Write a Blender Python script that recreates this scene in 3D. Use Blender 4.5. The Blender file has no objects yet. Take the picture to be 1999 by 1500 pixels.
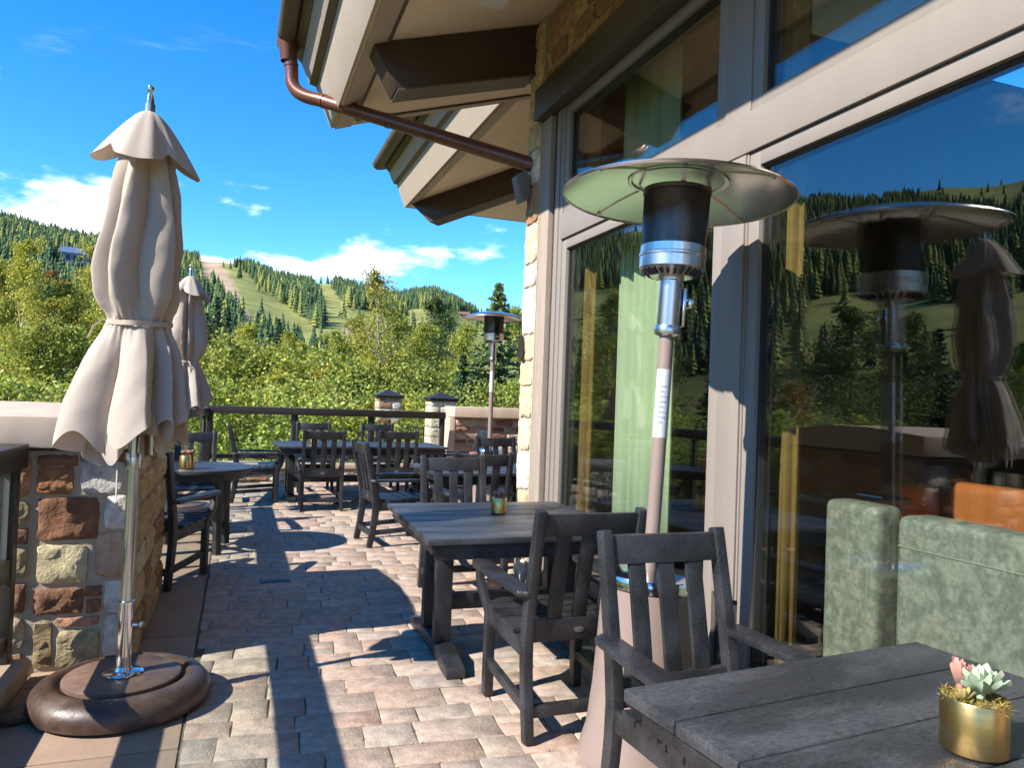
import bpy, bmesh, math, random
import numpy as np
from mathutils import Vector, Matrix
rad = math.radians
S = bpy.context.scene
COL = S.collection
random.seed(7); rng = np.random.default_rng(7)

# ------------------------------------------------------------------ camera, sky, sun, exposure
PW, PH, FPX, EYE = 1999.0, 1500.0, 1450.0, 1.44
YAW, PITCH, ROLL = rad(20.2043), rad(1.2081), rad(2.1)
def cam_basis():
    fw = np.array([math.sin(YAW)*math.cos(PITCH), math.cos(YAW)*math.cos(PITCH), math.sin(PITCH)])
    r0 = np.array([math.cos(YAW), -math.sin(YAW), 0.0]); u0 = np.cross(r0, fw)
    r = r0*math.cos(ROLL)+u0*math.sin(ROLL); u = -r0*math.sin(ROLL)+u0*math.cos(ROLL)
    return r, u, fw
CR, CU, CF = cam_basis(); CC = np.array([0, 0, EYE])
def ray(x, y): return CF + CR*(x-PW/2)/FPX - CU*(y-PH/2)/FPX
def onz(x, y, z=0.0): d = ray(x, y); return CC + d*((z-EYE)/d[2])
def onx(x, y, X): d = ray(x, y); return CC + d*(X/d[0])
def ony(x, y, Y): d = ray(x, y); return CC + d*(Y/d[1])
def proj(p):
    d = np.asarray(p, float)-CC; w = d @ CF
    return PW/2+FPX*(d @ CR)/w, PH/2-FPX*(d @ CU)/w, w

cam = bpy.data.cameras.new('camera'); camo = bpy.data.objects.new('camera', cam); COL.objects.link(camo)
cam.sensor_width = 36.0; cam.lens = FPX/PW*36.0; cam.clip_start = 0.05; cam.clip_end = 6000
M = Matrix(((CR[0], CU[0], -CF[0], 0), (CR[1], CU[1], -CF[1], 0), (CR[2], CU[2], -CF[2], EYE), (0, 0, 0, 1)))
camo.matrix_world = M
S.camera = camo

SUN_EL, SUN_AZ = rad(38.0), rad(16.0)      # light travels towards +X, slightly +Y
ldir = Vector((math.cos(SUN_EL)*math.cos(SUN_AZ), math.cos(SUN_EL)*math.sin(SUN_AZ), -math.sin(SUN_EL)))
sun = bpy.data.lights.new('sun', 'SUN'); suno = bpy.data.objects.new('sun', sun); COL.objects.link(suno)
sun.energy = 3.6; sun.angle = rad(0.55); sun.color = (1.0, 0.94, 0.85)
suno.rotation_euler = ldir.to_track_quat('-Z', 'Y').to_euler()
suno.location = (-20, -6, 20)

W = bpy.data.worlds.new('World'); S.world = W; W.use_nodes = True
nt = W.node_tree; nt.nodes.clear()
def wn(t, **k):
    n = nt.nodes.new(t)
    for a, b in k.items(): setattr(n, a, b)
    return n
L = nt.links.new
out = wn('ShaderNodeOutputWorld'); bg = wn('ShaderNodeBackground')
sky = wn('ShaderNodeTexSky', sky_type='NISHITA', sun_disc=False)
sky.sun_elevation = SUN_EL
to_sun = -ldir
sky.sun_rotation = math.atan2(to_sun.x, to_sun.y)
sky.altitude = 2400; sky.air_density = 0.85; sky.dust_density = 0.0; sky.ozone_density = 2.0
hsv = wn('ShaderNodeHueSaturation'); hsv.inputs['Saturation'].default_value = 1.36; hsv.inputs['Value'].default_value = 1.0
tc = wn('ShaderNodeTexCoord'); sep = wn('ShaderNodeSeparateXYZ')
L(tc.outputs['Generated'], sep.inputs[0]); L(sky.outputs[0], hsv.inputs['Color'])
mp = wn('ShaderNodeMapping'); mp.inputs['Scale'].default_value = (1.0, 1.0, 2.6); mp.inputs['Location'].default_value = (0.55, 0.62, 0.2)
L(tc.outputs['Generated'], mp.inputs[0])
nz = wn('ShaderNodeTexNoise'); nz.inputs['Scale'].default_value = 4.2; nz.inputs['Detail'].default_value = 9; nz.inputs['Roughness'].default_value = 0.58
L(mp.outputs[0], nz.inputs['Vector'])
band = wn('ShaderNodeMapRange', interpolation_type='SMOOTHSTEP')
band.inputs['From Min'].default_value = 0.30; band.inputs['From Max'].default_value = 0.12
band.inputs['To Min'].default_value = -0.20; band.inputs['To Max'].default_value = 0.06
L(sep.outputs['Z'], band.inputs['Value'])
azm = wn('ShaderNodeMapRange', interpolation_type='SMOOTHSTEP')      # clouds thin out towards the east
azm.inputs['From Min'].default_value = 0.0; azm.inputs['From Max'].default_value = 0.42
azm.inputs['To Min'].default_value = 0.05; azm.inputs['To Max'].default_value = -0.16
L(sep.outputs['X'], azm.inputs['Value'])
ad = wn('ShaderNodeMath', operation='ADD'); ad2 = wn('ShaderNodeMath', operation='ADD')
L(nz.outputs['Fac'], ad.inputs[0]); L(band.outputs[0], ad.inputs[1]); L(ad.outputs[0], ad2.inputs[0]); L(azm.outputs[0], ad2.inputs[1])
cr = wn('ShaderNodeMapRange', interpolation_type='SMOOTHSTEP')
cr.inputs['From Min'].default_value = 0.49; cr.inputs['From Max'].default_value = 0.63
cr.inputs['To Min'].default_value = 0.0; cr.inputs['To Max'].default_value = 0.85
L(ad2.outputs[0], cr.inputs['Value'])
# a thin high streak of cirrus
mp2 = wn('ShaderNodeMapping'); mp2.inputs['Rotation'].default_value = (0.35, 0.75, 0.1); mp2.inputs['Scale'].default_value = (1.2, 7.0, 9.0)
L(tc.outputs['Generated'], mp2.inputs[0])
nz2 = wn('ShaderNodeTexNoise'); nz2.inputs['Scale'].default_value = 1.5; nz2.inputs['Detail'].default_value = 8; nz2.inputs['Roughness'].default_value = 0.6
L(mp2.outputs[0], nz2.inputs['Vector'])
cr2 = wn('ShaderNodeMapRange', interpolation_type='SMOOTHSTEP')
cr2.inputs['From Min'].default_value = 0.60; cr2.inputs['From Max'].default_value = 0.85
cr2.inputs['To Min'].default_value = 0.0; cr2.inputs['To Max'].default_value = 0.35
L(nz2.outputs['Fac'], cr2.inputs['Value'])
mx = wn('ShaderNodeMath', operation='MAXIMUM'); L(cr.outputs[0], mx.inputs[0]); L(cr2.outputs[0], mx.inputs[1])
mixc = wn('ShaderNodeMix', data_type='RGBA'); mixc.inputs[7].default_value = (6.6, 6.8, 7.2, 1)
L(mx.outputs[0], mixc.inputs[0]); L(hsv.outputs[0], mixc.inputs[6]); L(mixc.outputs[2], bg.inputs['Color'])
bg.inputs['Strength'].default_value = 0.15
L(bg.outputs[0], out.inputs['Surface'])

S.render.engine = 'CYCLES'
S.view_settings.view_transform = 'Standard'; S.view_settings.look = 'None'
S.view_settings.exposure = 1.4; S.view_settings.gamma = 1.0; S.view_settings.use_curve_mapping = False
S.cycles.max_bounces = 8; S.cycles.diffuse_bounces = 6; S.cycles.glossy_bounces = 4
S.cycles.transparent_max_bounces = 24; S.cycles.transmission_bounces = 6
S.cycles.caustics_reflective = False; S.cycles.caustics_refractive = False
S.cycles.sample_clamp_indirect = 6.0
S.cycles.use_denoising = True
try: S.cycles.denoiser = 'OPENIMAGEDENOISE'
except Exception: pass

# ------------------------------------------------------------------ helpers
def mat(name, base=(0.5, 0.5, 0.5), rough=0.6, metal=0.0, var=0.0, vscale=8.0, bump=0.0, bscale=40.0, attr=False,
        base2=None, spec=0.5, transl=0.0, coat=0.0, stretch=None, rvar=0.0, objvar=0.0, mscale=None):
    m = bpy.data.materials.new(name); m.use_nodes = True
    t = m.node_tree; b = t.nodes['Principled BSDF']; o = t.nodes['Material Output']
    def N(k, **kw):
        n = t.nodes.new(k)
        for a, c in kw.items(): setattr(n, a, c)
        return n
    lk = t.links.new
    b.inputs['Roughness'].default_value = rough; b.inputs['Metallic'].default_value = metal
    b.inputs['Specular IOR Level'].default_value = spec
    if coat: b.inputs['Coat Weight'].default_value = coat; b.inputs['Coat Roughness'].default_value = 0.2
    tcn = N('ShaderNodeTexCoord'); vec = tcn.outputs['Object']
    if stretch:
        mpn = N('ShaderNodeMapping'); mpn.inputs['Scale'].default_value = stretch; lk(vec, mpn.inputs[0]); vec = mpn.outputs[0]
    col = None
    if attr:
        a = N('ShaderNodeAttribute'); a.attribute_name = 'Col'; col = a.outputs['Color']
    else:
        r = N('ShaderNodeRGB'); r.outputs[0].default_value = (*base, 1); col = r.outputs[0]
    if base2 is not None:
        n = N('ShaderNodeTexNoise'); n.inputs['Scale'].default_value = mscale or vscale*0.5; n.inputs['Detail'].default_value = 6; lk(vec, n.inputs['Vector'])
        rp = N('ShaderNodeMapRange', interpolation_type='SMOOTHSTEP'); rp.inputs['From Min'].default_value = 0.38; rp.inputs['From Max'].default_value = 0.64
        lk(n.outputs['Fac'], rp.inputs['Value'])
        mxn = N('ShaderNodeMix', data_type='RGBA'); lk(rp.outputs[0], mxn.inputs[0]); lk(col, mxn.inputs[6]); mxn.inputs[7].default_value = (*base2, 1); col = mxn.outputs[2]
    if var > 0:
        n = N('ShaderNodeTexNoise'); n.inputs['Scale'].default_value = vscale; n.inputs['Detail'].default_value = 8; n.inputs['Roughness'].default_value = 0.62; lk(vec, n.inputs['Vector'])
        rp = N('ShaderNodeMapRange'); rp.inputs['From Min'].default_value = 0.25; rp.inputs['From Max'].default_value = 0.75
        rp.inputs['To Min'].default_value = 1-var; rp.inputs['To Max'].default_value = 1+var; lk(n.outputs['Fac'], rp.inputs['Value'])
        mu = N('ShaderNodeMix', data_type='RGBA', blend_type='MULTIPLY'); mu.inputs[0].default_value = 1.0; lk(col, mu.inputs[6])
        cmb = N('ShaderNodeCombineColor'); [lk(rp.outputs[0], cmb.inputs[i]) for i in range(3)]; lk(cmb.outputs[0], mu.inputs[7]); col = mu.outputs[2]
        if rvar:
            rr = N('ShaderNodeMapRange'); rr.inputs['From Min'].default_value = 0.3; rr.inputs['From Max'].default_value = 0.7
            rr.inputs['To Min'].default_value = rough-rvar; rr.inputs['To Max'].default_value = rough+rvar; lk(n.outputs['Fac'], rr.inputs['Value']); lk(rr.outputs[0], b.inputs['Roughness'])
    if objvar:
        oi = N('ShaderNodeObjectInfo'); rp = N('ShaderNodeMapRange'); rp.inputs['To Min'].default_value = 1-objvar; rp.inputs['To Max'].default_value = 1+objvar
        lk(oi.outputs['Random'], rp.inputs['Value'])
        hs = N('ShaderNodeHueSaturation'); lk(rp.outputs[0], hs.inputs['Value']); lk(col, hs.inputs['Color']); col = hs.outputs[0]
    lk(col, b.inputs['Base Color'])
    if bump > 0:
        n = N('ShaderNodeTexNoise'); n.inputs['Scale'].default_value = bscale; n.inputs['Detail'].default_value = 7; n.inputs['Roughness'].default_value = 0.65; lk(vec, n.inputs['Vector'])
        bp = N('ShaderNodeBump'); bp.inputs['Strength'].default_value = bump; bp.inputs['Distance'].default_value = 0.02; lk(n.outputs['Fac'], bp.inputs['Height']); lk(bp.outputs[0], b.inputs['Normal'])
    if transl:
        tr = N('ShaderNodeBsdfTranslucent'); lk(col, tr.inputs['Color']); ms = N('ShaderNodeMixShader'); ms.inputs[0].default_value = transl
        lk(b.outputs[0], ms.inputs[1]); lk(tr.outputs[0], ms.inputs[2]); lk(ms.outputs[0], o.inputs['Surface'])
    return m

def glass_mat(name, tint=(0.86, 0.92, 0.90), ior=1.55, lo=0.0, bow=.03):
    m = bpy.data.materials.new(name); m.use_nodes = True; t = m.node_tree; t.nodes.clear()
    o = t.nodes.new('ShaderNodeOutputMaterial'); tr = t.nodes.new('ShaderNodeBsdfTransparent'); gl = t.nodes.new('ShaderNodeBsdfGlossy')
    gl.inputs['Roughness'].default_value = 0.0; tr.inputs['Color'].default_value = (*tint, 1)
    fr = t.nodes.new('ShaderNodeFresnel'); fr.inputs['IOR'].default_value = ior
    geo = t.nodes.new('ShaderNodeNewGeometry')      # the same Fresnel curve on both sides of the pane
    tcx = t.nodes.new('ShaderNodeTexCoord'); nzx = t.nodes.new('ShaderNodeTexNoise'); nzx.inputs['Scale'].default_value = 1.3; nzx.inputs['Detail'].default_value = 1
    t.links.new(tcx.outputs['Object'], nzx.inputs['Vector'])
    bp = t.nodes.new('ShaderNodeBump'); bp.inputs['Strength'].default_value = bow; bp.inputs['Distance'].default_value = 0.01
    t.links.new(nzx.outputs['Fac'], bp.inputs['Height']); t.links.new(bp.outputs[0], gl.inputs['Normal'])
    lw = t.nodes.new('ShaderNodeLayerWeight'); lw.inputs['Blend'].default_value = 0.5
    # facing -> Schlick, symmetric
    pw = t.nodes.new('ShaderNodeMath'); pw.operation = 'POWER'; t.links.new(lw.outputs['Facing'], pw.inputs[0]); pw.inputs[1].default_value = 5.0
    f0 = ((ior-1)/(ior+1))**2 + lo
    mr = t.nodes.new('ShaderNodeMapRange'); t.links.new(pw.outputs[0], mr.inputs['Value']); mr.inputs['To Min'].default_value = f0; mr.inputs['To Max'].default_value = 1.0
    ms = t.nodes.new('ShaderNodeMixShader'); t.links.new(mr.outputs[0], ms.inputs[0]); t.links.new(tr.outputs[0], ms.inputs[1]); t.links.new(gl.outputs[0], ms.inputs[2])
    t.links.new(ms.outputs[0], o.inputs['Surface'])
    t.nodes.remove(fr); t.nodes.remove(geo)
    return m

def tag(o, label=None, cat=None, group=None, kind=None):
    if label: o['label'] = label
    if cat: o['category'] = cat
    if group: o['group'] = group
    if kind: o['kind'] = kind
    return o
def thing(name, label, cat, loc=(0, 0, 0), rz=0.0, group=None):
    o = bpy.data.objects.new(name, None); COL.objects.link(o); o.empty_display_size = 0.1
    o.location = loc; o.rotation_euler = (0, 0, rz)
    return tag(o, label, cat, group)
def dup(root, loc, rz, label=None, group=None, scale=None):
    def cp(o, par):
        c = o.copy(); COL.objects.link(c); c.parent = par
        for ch in kids.get(o.name, ()): cp(ch, c)
        return c
    kids = {}
    def walk(o):
        kids[o.name] = list(o.children)
        for c in o.children: walk(c)
    walk(root)
    r = cp(root, None); r.location = loc; r.rotation_euler = (0, 0, rz)
    if scale is not None: r.scale = scale
    if label: r['label'] = label
    if group: r['group'] = group
    return r
def link_mesh(name, me, material, parent=None):
    if material is not None and len(me.materials) == 0: me.materials.append(material)
    o = bpy.data.objects.new(name, me); COL.objects.link(o)
    if parent is not None: o.parent = parent
    return o

class MB:
    def __init__(s): s.v = []; s.f = []; s.c = []; s.cur = None
    def add(s, vs, fs):
        k = len(s.v); s.v += [tuple(map(float, p)) for p in vs]; s.f += [tuple(i+k for i in f) for f in fs]
        if s.cur is not None: s.c += [s.cur]*len(vs)
        return s
    def box(s, x0, x1, y0, y1, z0, z1):
        return s.add([(x0, y0, z0), (x1, y0, z0), (x1, y1, z0), (x0, y1, z0), (x0, y0, z1), (x1, y0, z1), (x1, y1, z1), (x0, y1, z1)],
                     [(0, 3, 2, 1), (4, 5, 6, 7), (0, 1, 5, 4), (1, 2, 6, 5), (2, 3, 7, 6), (3, 0, 4, 7)])
    def cbox(s, c, d): return s.box(c[0]-d[0]/2, c[0]+d[0]/2, c[1]-d[1]/2, c[1]+d[1]/2, c[2]-d[2]/2, c[2]+d[2]/2)
    def sweep(s, pts, side, ws, wn, twist=None):
        """rectangle swept along pts; side = fixed side vector, ws = width along it, wn = thickness normal to it"""
        pts = [Vector(p) for p in pts]; side = Vector(side).normalized(); n = len(pts); vs = []
        for i, p in enumerate(pts):
            t = (pts[min(i+1, n-1)]-pts[max(i-1, 0)]).normalized(); nn = t.cross(side).normalized()
            a = ws[i] if isinstance(ws, (list, tuple)) else ws; b = wn[i] if isinstance(wn, (list, tuple)) else wn
            for sx, sn in ((-1, -1), (1, -1), (1, 1), (-1, 1)): vs.append(p+side*(sx*a/2)+nn*(sn*b/2))
        fs = [(3, 2, 1, 0), tuple(4*(n-1)+i for i in range(4))]
        for i in range(n-1):
            for j in range(4): fs.append((4*i+j, 4*i+(j+1) % 4, 4*i+4+(j+1) % 4, 4*i+4+j))
        return s.add(vs, fs)
    def bar(s, a, b, w, h, up=(0, 0, 1)):
        a = Vector(a); b = Vector(b); t = (b-a).normalized(); side = t.cross(Vector(up)).normalized()
        return s.sweep([a, b], side, w, h)
    def tube(s, pts, r, n=10, cap=True):
        pts = [Vector(p) for p in pts]; m = len(pts); vs = []; ref = None
        for i, p in enumerate(pts):
            t = (pts[min(i+1, m-1)]-pts[max(i-1, 0)]).normalized()
            if ref is None: ref = t.orthogonal().normalized()
            ref = (ref-t*ref.dot(t)).normalized(); q = t.cross(ref); rr = r[i] if isinstance(r, (list, tuple)) else r
            for k in range(n):
                a = 2*math.pi*k/n; vs.append(p+ref*(math.cos(a)*rr)+q*(math.sin(a)*rr))
        fs = []
        for i in range(m-1):
            for k in range(n): fs.append((i*n+k, i*n+(k+1) % n, (i+1)*n+(k+1) % n, (i+1)*n+k))
        if cap: fs += [tuple(range(n-1, -1, -1)), tuple((m-1)*n+k for k in range(n))]
        return s.add(vs, fs)
    def lathe(s, prof, n=32, c=(0, 0, 0), closed=False):
        vs = []; fs = []; m = len(prof)
        for (r, z) in prof:
            for k in range(n):
                a = 2*math.pi*k/n; vs.append((c[0]+r*math.cos(a), c[1]+r*math.sin(a), c[2]+z))
        for i in range(m-1 if not closed else m):
            j = (i+1) % m
            for k in range(n): fs.append((i*n+k, i*n+(k+1) % n, j*n+(k+1) % n, j*n+k))
        return s.add(vs, fs)
    def prism(s, poly, axis, a, b):
        """poly: list of 2-D points in the plane normal to axis ('x': (y,z), 'y': (x,z), 'z': (x,y))"""
        n = len(poly)
        def P(u, v, w): return {'x': (w, u, v), 'y': (u, w, v), 'z': (u, v, w)}[axis]
        vs = [P(u, v, a) for u, v in poly]+[P(u, v, b) for u, v in poly]
        fs = [tuple(range(n-1, -1, -1)), tuple(range(n, 2*n))]+[(i, (i+1) % n, n+(i+1) % n, n+i) for i in range(n)]
        return s.add(vs, fs)
    def mesh(s, name, bevel=0.0, smooth=None, seg=2, loc=None):
        me = bpy.data.meshes.new(name); me.from_pydata(s.v, [], s.f)
        if s.c:
            at = me.color_attributes.new('Col', 'FLOAT_COLOR', 'POINT'); at.data.foreach_set('color', np.array([(*c, 1.0) for c in s.c], np.float32).ravel())
        bm = bmesh.new(); bm.from_mesh(me)
        if not s.c: bmesh.ops.recalc_face_normals(bm, faces=bm.faces)
        if bevel > 0:
            ed = [e for e in bm.edges if len(e.link_faces) == 2 and e.calc_face_angle(0) > 0.5]
            bmesh.ops.bevel(bm, geom=ed, offset=bevel, segments=seg, profile=0.6, affect='EDGES', clamp_overlap=True)
        bm.to_mesh(me); bm.free()
        if smooth is not None or bevel > 0:
            me.shade_smooth(); me.set_sharp_from_angle(angle=rad(smooth if smooth is not None else 40))
        me.update(); return me
    def build(s, name, material, parent=None, bevel=0.0, smooth=None, seg=2):
        return link_mesh(name, s.mesh(name, bevel, smooth, seg), material, parent)

# ------------------------------------------------------------------ materials
m_poly = mat('charcoal_plastic_lumber', (0.017, 0.0175, 0.0195), 0.30, var=0.55, vscale=170, bump=0.35, bscale=260, base2=(0.036, 0.037, 0.041), mscale=7, rvar=0.08)
m_polytop = mat('weathered_table_plank', (0.028, 0.029, 0.032), 0.33, var=0.5, vscale=60, bump=0.3, bscale=150, base2=(0.062, 0.063, 0.068), mscale=3.2, stretch=(0.8, 2, 2), rvar=0.08)
m_rail = mat('dark_bronze_metal', (0.028, 0.022, 0.018), 0.42, var=0.15, vscale=6, spec=0.5)
m_glass = glass_mat('window_glass', (0.96, 0.97, 0.955), 1.52, 0.024)
m_railglass = glass_mat('rail_glass', (0.92, 0.97, 0.95), 1.45)
m_frame = mat('taupe_window_paint', (0.27, 0.232, 0.20), 0.45, var=0.06, vscale=5, bump=0.03, bscale=50, stretch=(1, 1, .3))
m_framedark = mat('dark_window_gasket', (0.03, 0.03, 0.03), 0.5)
m_header = mat('olive_brown_header', (0.060, 0.050, 0.036), 0.5, var=0.2, vscale=5, bump=0.1, bscale=60, stretch=(3, .4, 3))
m_rafter = mat('stained_rafter_wood', (0.060, 0.036, 0.026), 0.5, var=0.25, vscale=4, bump=0.15, bscale=50, stretch=(.5, 4, 4))
m_soffit = mat('sand_stucco', (0.84, 0.69, 0.49), 0.8, var=0.05, vscale=3, bump=0.1, bscale=120)
m_fascia = mat('cream_fascia_paint', (0.44, 0.365, 0.285), 0.55, var=0.06, vscale=3)
m_fasciadark = mat('brown_trim_paint', (0.10, 0.075, 0.055), 0.5, var=0.1, vscale=5)
m_shingle = mat('roof_shingle', (0.05, 0.045, 0.04), 0.8, var=0.4, vscale=12, bump=0.3)
m_copper = mat('aged_copper_pipe', (0.17, 0.070, 0.048), 0.34, metal=0.35, var=0.25, vscale=7, coat=0.2)
m_trimwood = mat('pale_weathered_trim', (0.36, 0.29, 0.23), 0.7, var=0.2, vscale=6, bump=0.25, bscale=60, stretch=(4, 4, .4))
m_roughwood = mat('rough_dark_trim', (0.06, 0.045, 0.035), 0.9, var=0.5, vscale=40, bump=0.8, bscale=90)
m_cap = mat('sandstone_cap', (0.58, 0.46, 0.345), 0.8, var=0.12, vscale=5, bump=0.12, bscale=80, base2=(0.50, 0.395, 0.295), stretch=(3, 3, 1))
m_stone = mat('ashlar_stone', attr=True, rough=0.85, var=0.42, vscale=16, bump=0.9, bscale=38)
m_mortar = mat('lime_mortar', (0.44, 0.375, 0.285), 0.95, var=0.15, vscale=20, bump=0.5, bscale=90)
m_paver = mat('tumbled_paver', attr=True, rough=0.85, var=0.38, vscale=16, bump=0.42, bscale=70, objvar=0.0, base2=(.395, .305, .24), mscale=3.0)
m_joint = mat('sandy_joint', (0.17, 0.135, 0.10), 0.95, var=0.4, vscale=7, bump=0.5, bscale=120, base2=(0.085, 0.085, 0.035))
m_slab = mat('edging_slab_stone', (0.34, 0.235, 0.165), 0.8, var=0.12, vscale=7, bump=0.2, bscale=90)
m_fabric = mat('cream_umbrella_fabric', (0.66, 0.565, 0.475), 0.85, var=0.05, vscale=5, bump=0.14, bscale=7, transl=0.38)
m_chrome = mat('polished_steel', (0.72, 0.72, 0.73), 0.14, metal=1.0, var=0.06, vscale=12)
m_alu = mat('brushed_aluminium', (0.66, 0.66, 0.66), 0.24, metal=1.0, var=0.06, vscale=20)
m_dome = mat('reflector_aluminium', (0.80, 0.79, 0.74), 0.24, metal=1.0, var=0.05, vscale=8)
m_brownbase = mat('brown_moulded_plastic', (0.062, 0.036, 0.026), 0.40, var=0.45, vscale=14, bump=0.12, bscale=90, base2=(.095, .062, .046), mscale=3, rvar=.12)
m_basedisc = mat('brown_disc', (0.17, 0.105, 0.075), 0.5, var=0.35, vscale=18, base2=(.12, .075, .055), mscale=4, rvar=.1)
m_heater = mat('taupe_heater_enamel', (0.27, 0.205, 0.18), 0.35, var=0.08, vscale=6, coat=0.2)
m_mesh = mat('heater_mesh_steel', (0.13, 0.12, 0.115), 0.3, metal=0.9, var=0.4, vscale=14)
m_brass = mat('brushed_brass', (0.60, 0.40, 0.15), 0.28, metal=1.0, var=0.12, vscale=10, stretch=(1, 1, 8))
m_succ = mat('succulent_leaf', attr=True, rough=0.5, var=0.12, vscale=40, transl=0.15)
m_moss = mat('golden_moss', (0.46, 0.34, 0.08), 0.95, var=0.5, vscale=60, bump=0.8, bscale=150)
m_leaf = mat('broadleaf', attr=True, rough=0.55, transl=0.36, objvar=0.2, spec=0.3)
m_needle = mat('needles', attr=True, rough=0.6, transl=0.15, objvar=0.22, spec=0.3)
m_far = mat('far_needles', attr=True, rough=0.8, transl=0.1, objvar=0.15, spec=0.1)
m_white = mat('aspen_bark', (0.52, 0.49, 0.42), 0.85, var=0.35, vscale=9, bump=0.3, base2=(0.2, 0.18, 0.15), mscale=6)
m_bark = mat('grey_bark', (0.14, 0.11, 0.085), 0.9, var=0.35, vscale=10, bump=0.4)
m_terrain = mat('mountain_ground', attr=True, rough=0.95, var=0.35, vscale=0.12, bump=0.0, spec=0.1)
m_drain = mat('drain_steel', (0.10, 0.11, 0.13), 0.35, metal=0.8)
m_green = mat('green_velvet_leather', (0.19, 0.215, 0.17), 0.45, var=0.36, vscale=55, bump=0.15, bscale=60, base2=(0.30, 0.325, 0.265), mscale=20)
m_greendk = mat('green_piping', (0.24, 0.30, 0.22), 0.5)
m_orange = mat('tan_leather', (0.42, 0.135, 0.035), 0.38, var=0.1, vscale=6)
m_curtain = mat('pale_green_curtain', (0.60, 0.74, 0.49), 0.85, var=0.04, vscale=3, transl=0.2)
m_ochre = mat('ochre_curtain', (0.25, 0.16, 0.045), 0.9, var=.12, vscale=9, transl=.1)
m_amber = mat('amber_timber', (0.34, 0.19, 0.055), 0.55, var=0.25, vscale=5, bump=0.08, stretch=(3, 3, .4))
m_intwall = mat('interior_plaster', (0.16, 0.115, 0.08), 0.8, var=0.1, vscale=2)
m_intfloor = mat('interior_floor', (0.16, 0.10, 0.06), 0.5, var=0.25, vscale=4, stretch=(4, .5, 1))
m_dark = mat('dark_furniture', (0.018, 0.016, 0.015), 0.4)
m_white2 = mat('white_card', (0.75, 0.75, 0.73), 0.5)
m_cuprum = mat('copper_mug_metal', (0.75, 0.33, 0.2), 0.22, metal=1.0)
m_teal = mat('teal_glaze', (0.05, 0.11, 0.11), 0.25)
m_yellow = mat('yellow_petals', (0.75, 0.55, 0.05), 0.6)
m_badge = mat('badge_metal', (0.22, 0.22, 0.23), 0.35, metal=0.7)
m_sticker = mat('pale_sticker', (0.50, 0.52, 0.58), 0.5, var=0.06, vscale=30)
m_ink = mat('sticker_ink', (0.16, 0.18, 0.24), 0.6)
m_greybox = mat('grey_speaker_plastic', (0.16, 0.155, 0.15), 0.5)
m_concrete = mat('pale_concrete', (0.40, 0.36, 0.30), 0.85, var=0.1, vscale=2)
m_ledge = mat('ledge_stone', (0.44, 0.34, 0.25), 0.8, var=0.12, vscale=7, bump=0.15, bscale=80)

def c(*a): return a
# ------------------------------------------------------------------ terrain
AZ_K = [-180, -100, -60, -40, -25, -14.4, -7, 1.2, 8, 14, 18, 22, 30, 60, 100, 180]
EL_K = [.10, .22, .275, .262, .225, .176, .170, .152, .140, .134, .112, .10, .09, .07, .08, .10]
def vnoise(x, y, s=0):
    return (np.sin(x*1.0+1.7*s)+np.sin(y*1.13+2.1*s)+np.sin((x+y)*0.71+s)+np.sin((x-y)*1.37+3*s))/4
def ground_z(x, y):
    x = np.asarray(x, float); y = np.asarray(y, float)
    r = np.hypot(x, y); az = np.degrees(np.arctan2(x, y))
    el = np.interp(az, AZ_K, EL_K); H = el*600+4*vnoise(az*0.9, az*0.31, 1)
    s = np.clip((r-55)/545, 0, 2.2)
    hill = -6+(H+6)*np.where(s < 1, s**1.12, 1-0.35*(s-1))
    hill = hill+vnoise(x/42, y/42, 2)*5*np.clip(s*3, 0, 1)*np.clip(1.15-s, 0.1, 1)
    near = np.interp(r, [0, 14, 24, 55, 70], [-3.0, -3.2, -5.0, -6.0, -6.0])
    return np.where(r < 55, near, hill)
def inpoly(px, py, poly):
    ins = np.zeros(px.shape, bool); n = len(poly)
    for i in range(n):
        x0, y0 = poly[i]; x1, y1 = poly[(i+1) % n]
        k = ((y0 > py) != (y1 > py)) & (px < (x1-x0)*(py-y0)/((y1-y0)+1e-9)+x0)
        ins ^= k
    return ins
RUNS = [[(385, 500), (428, 478), (446, 505), (500, 548), (560, 598), (618, 640), (668, 652), (700, 690), (650, 725), (560, 690), (500, 655), (450, 610), (425, 570), (395, 575)],
        [(600, 530), (638, 540), (660, 575), (690, 612), (715, 640), (725, 700), (640, 700), (628, 655), (636, 620), (618, 580)],
        [(790, 602), (850, 606), (935, 618), (990, 640), (990, 740), (880, 720), (830, 680), (800, 640)],
        [(690, 598), (800, 628), (860, 700), (760, 720), (690, 680)]]
DIRT = [[(388, 505), (420, 500), (452, 545), (475, 590), (500, 640), (490, 665), (468, 640), (446, 585), (415, 555), (385, 545)],
        [(668, 640), (735, 655), (745, 690), (690, 700)]]
def pix(x, y, z):
    d = np.stack([x, y, z-EYE], -1); w = d @ CF; w = np.where(w > 1, w, np.nan)
    return PW/2+FPX*(d @ CR)/w, PH/2-FPX*(d @ CU)/w
def ground_kind(x, y, z):
    """1 open ski run, 2 bare earth, 0 forest floor"""
    px, py = pix(x, y, z); k = np.zeros(np.shape(x), int)
    pxx = np.nan_to_num(px, nan=-9999)+4*vnoise(x/9, y/9, 4); pyy = np.nan_to_num(py, nan=-9999)+3*vnoise(x/7, y/8, 5)
    for p in RUNS: k[inpoly(pxx, pyy, p)] = 1
    for p in DIRT: k[inpoly(pxx, pyy, p)] = 2
    out_of_frame = (pxx < -40) | (pxx > 2100)
    az = np.degrees(np.arctan2(x, y)); r = np.hypot(x, y)
    meadow = (vnoise(az*0.22+r/160, r/85, 3) > 0.12) & out_of_frame & (r > 110)
    k[meadow] = 1
    return k
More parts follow.
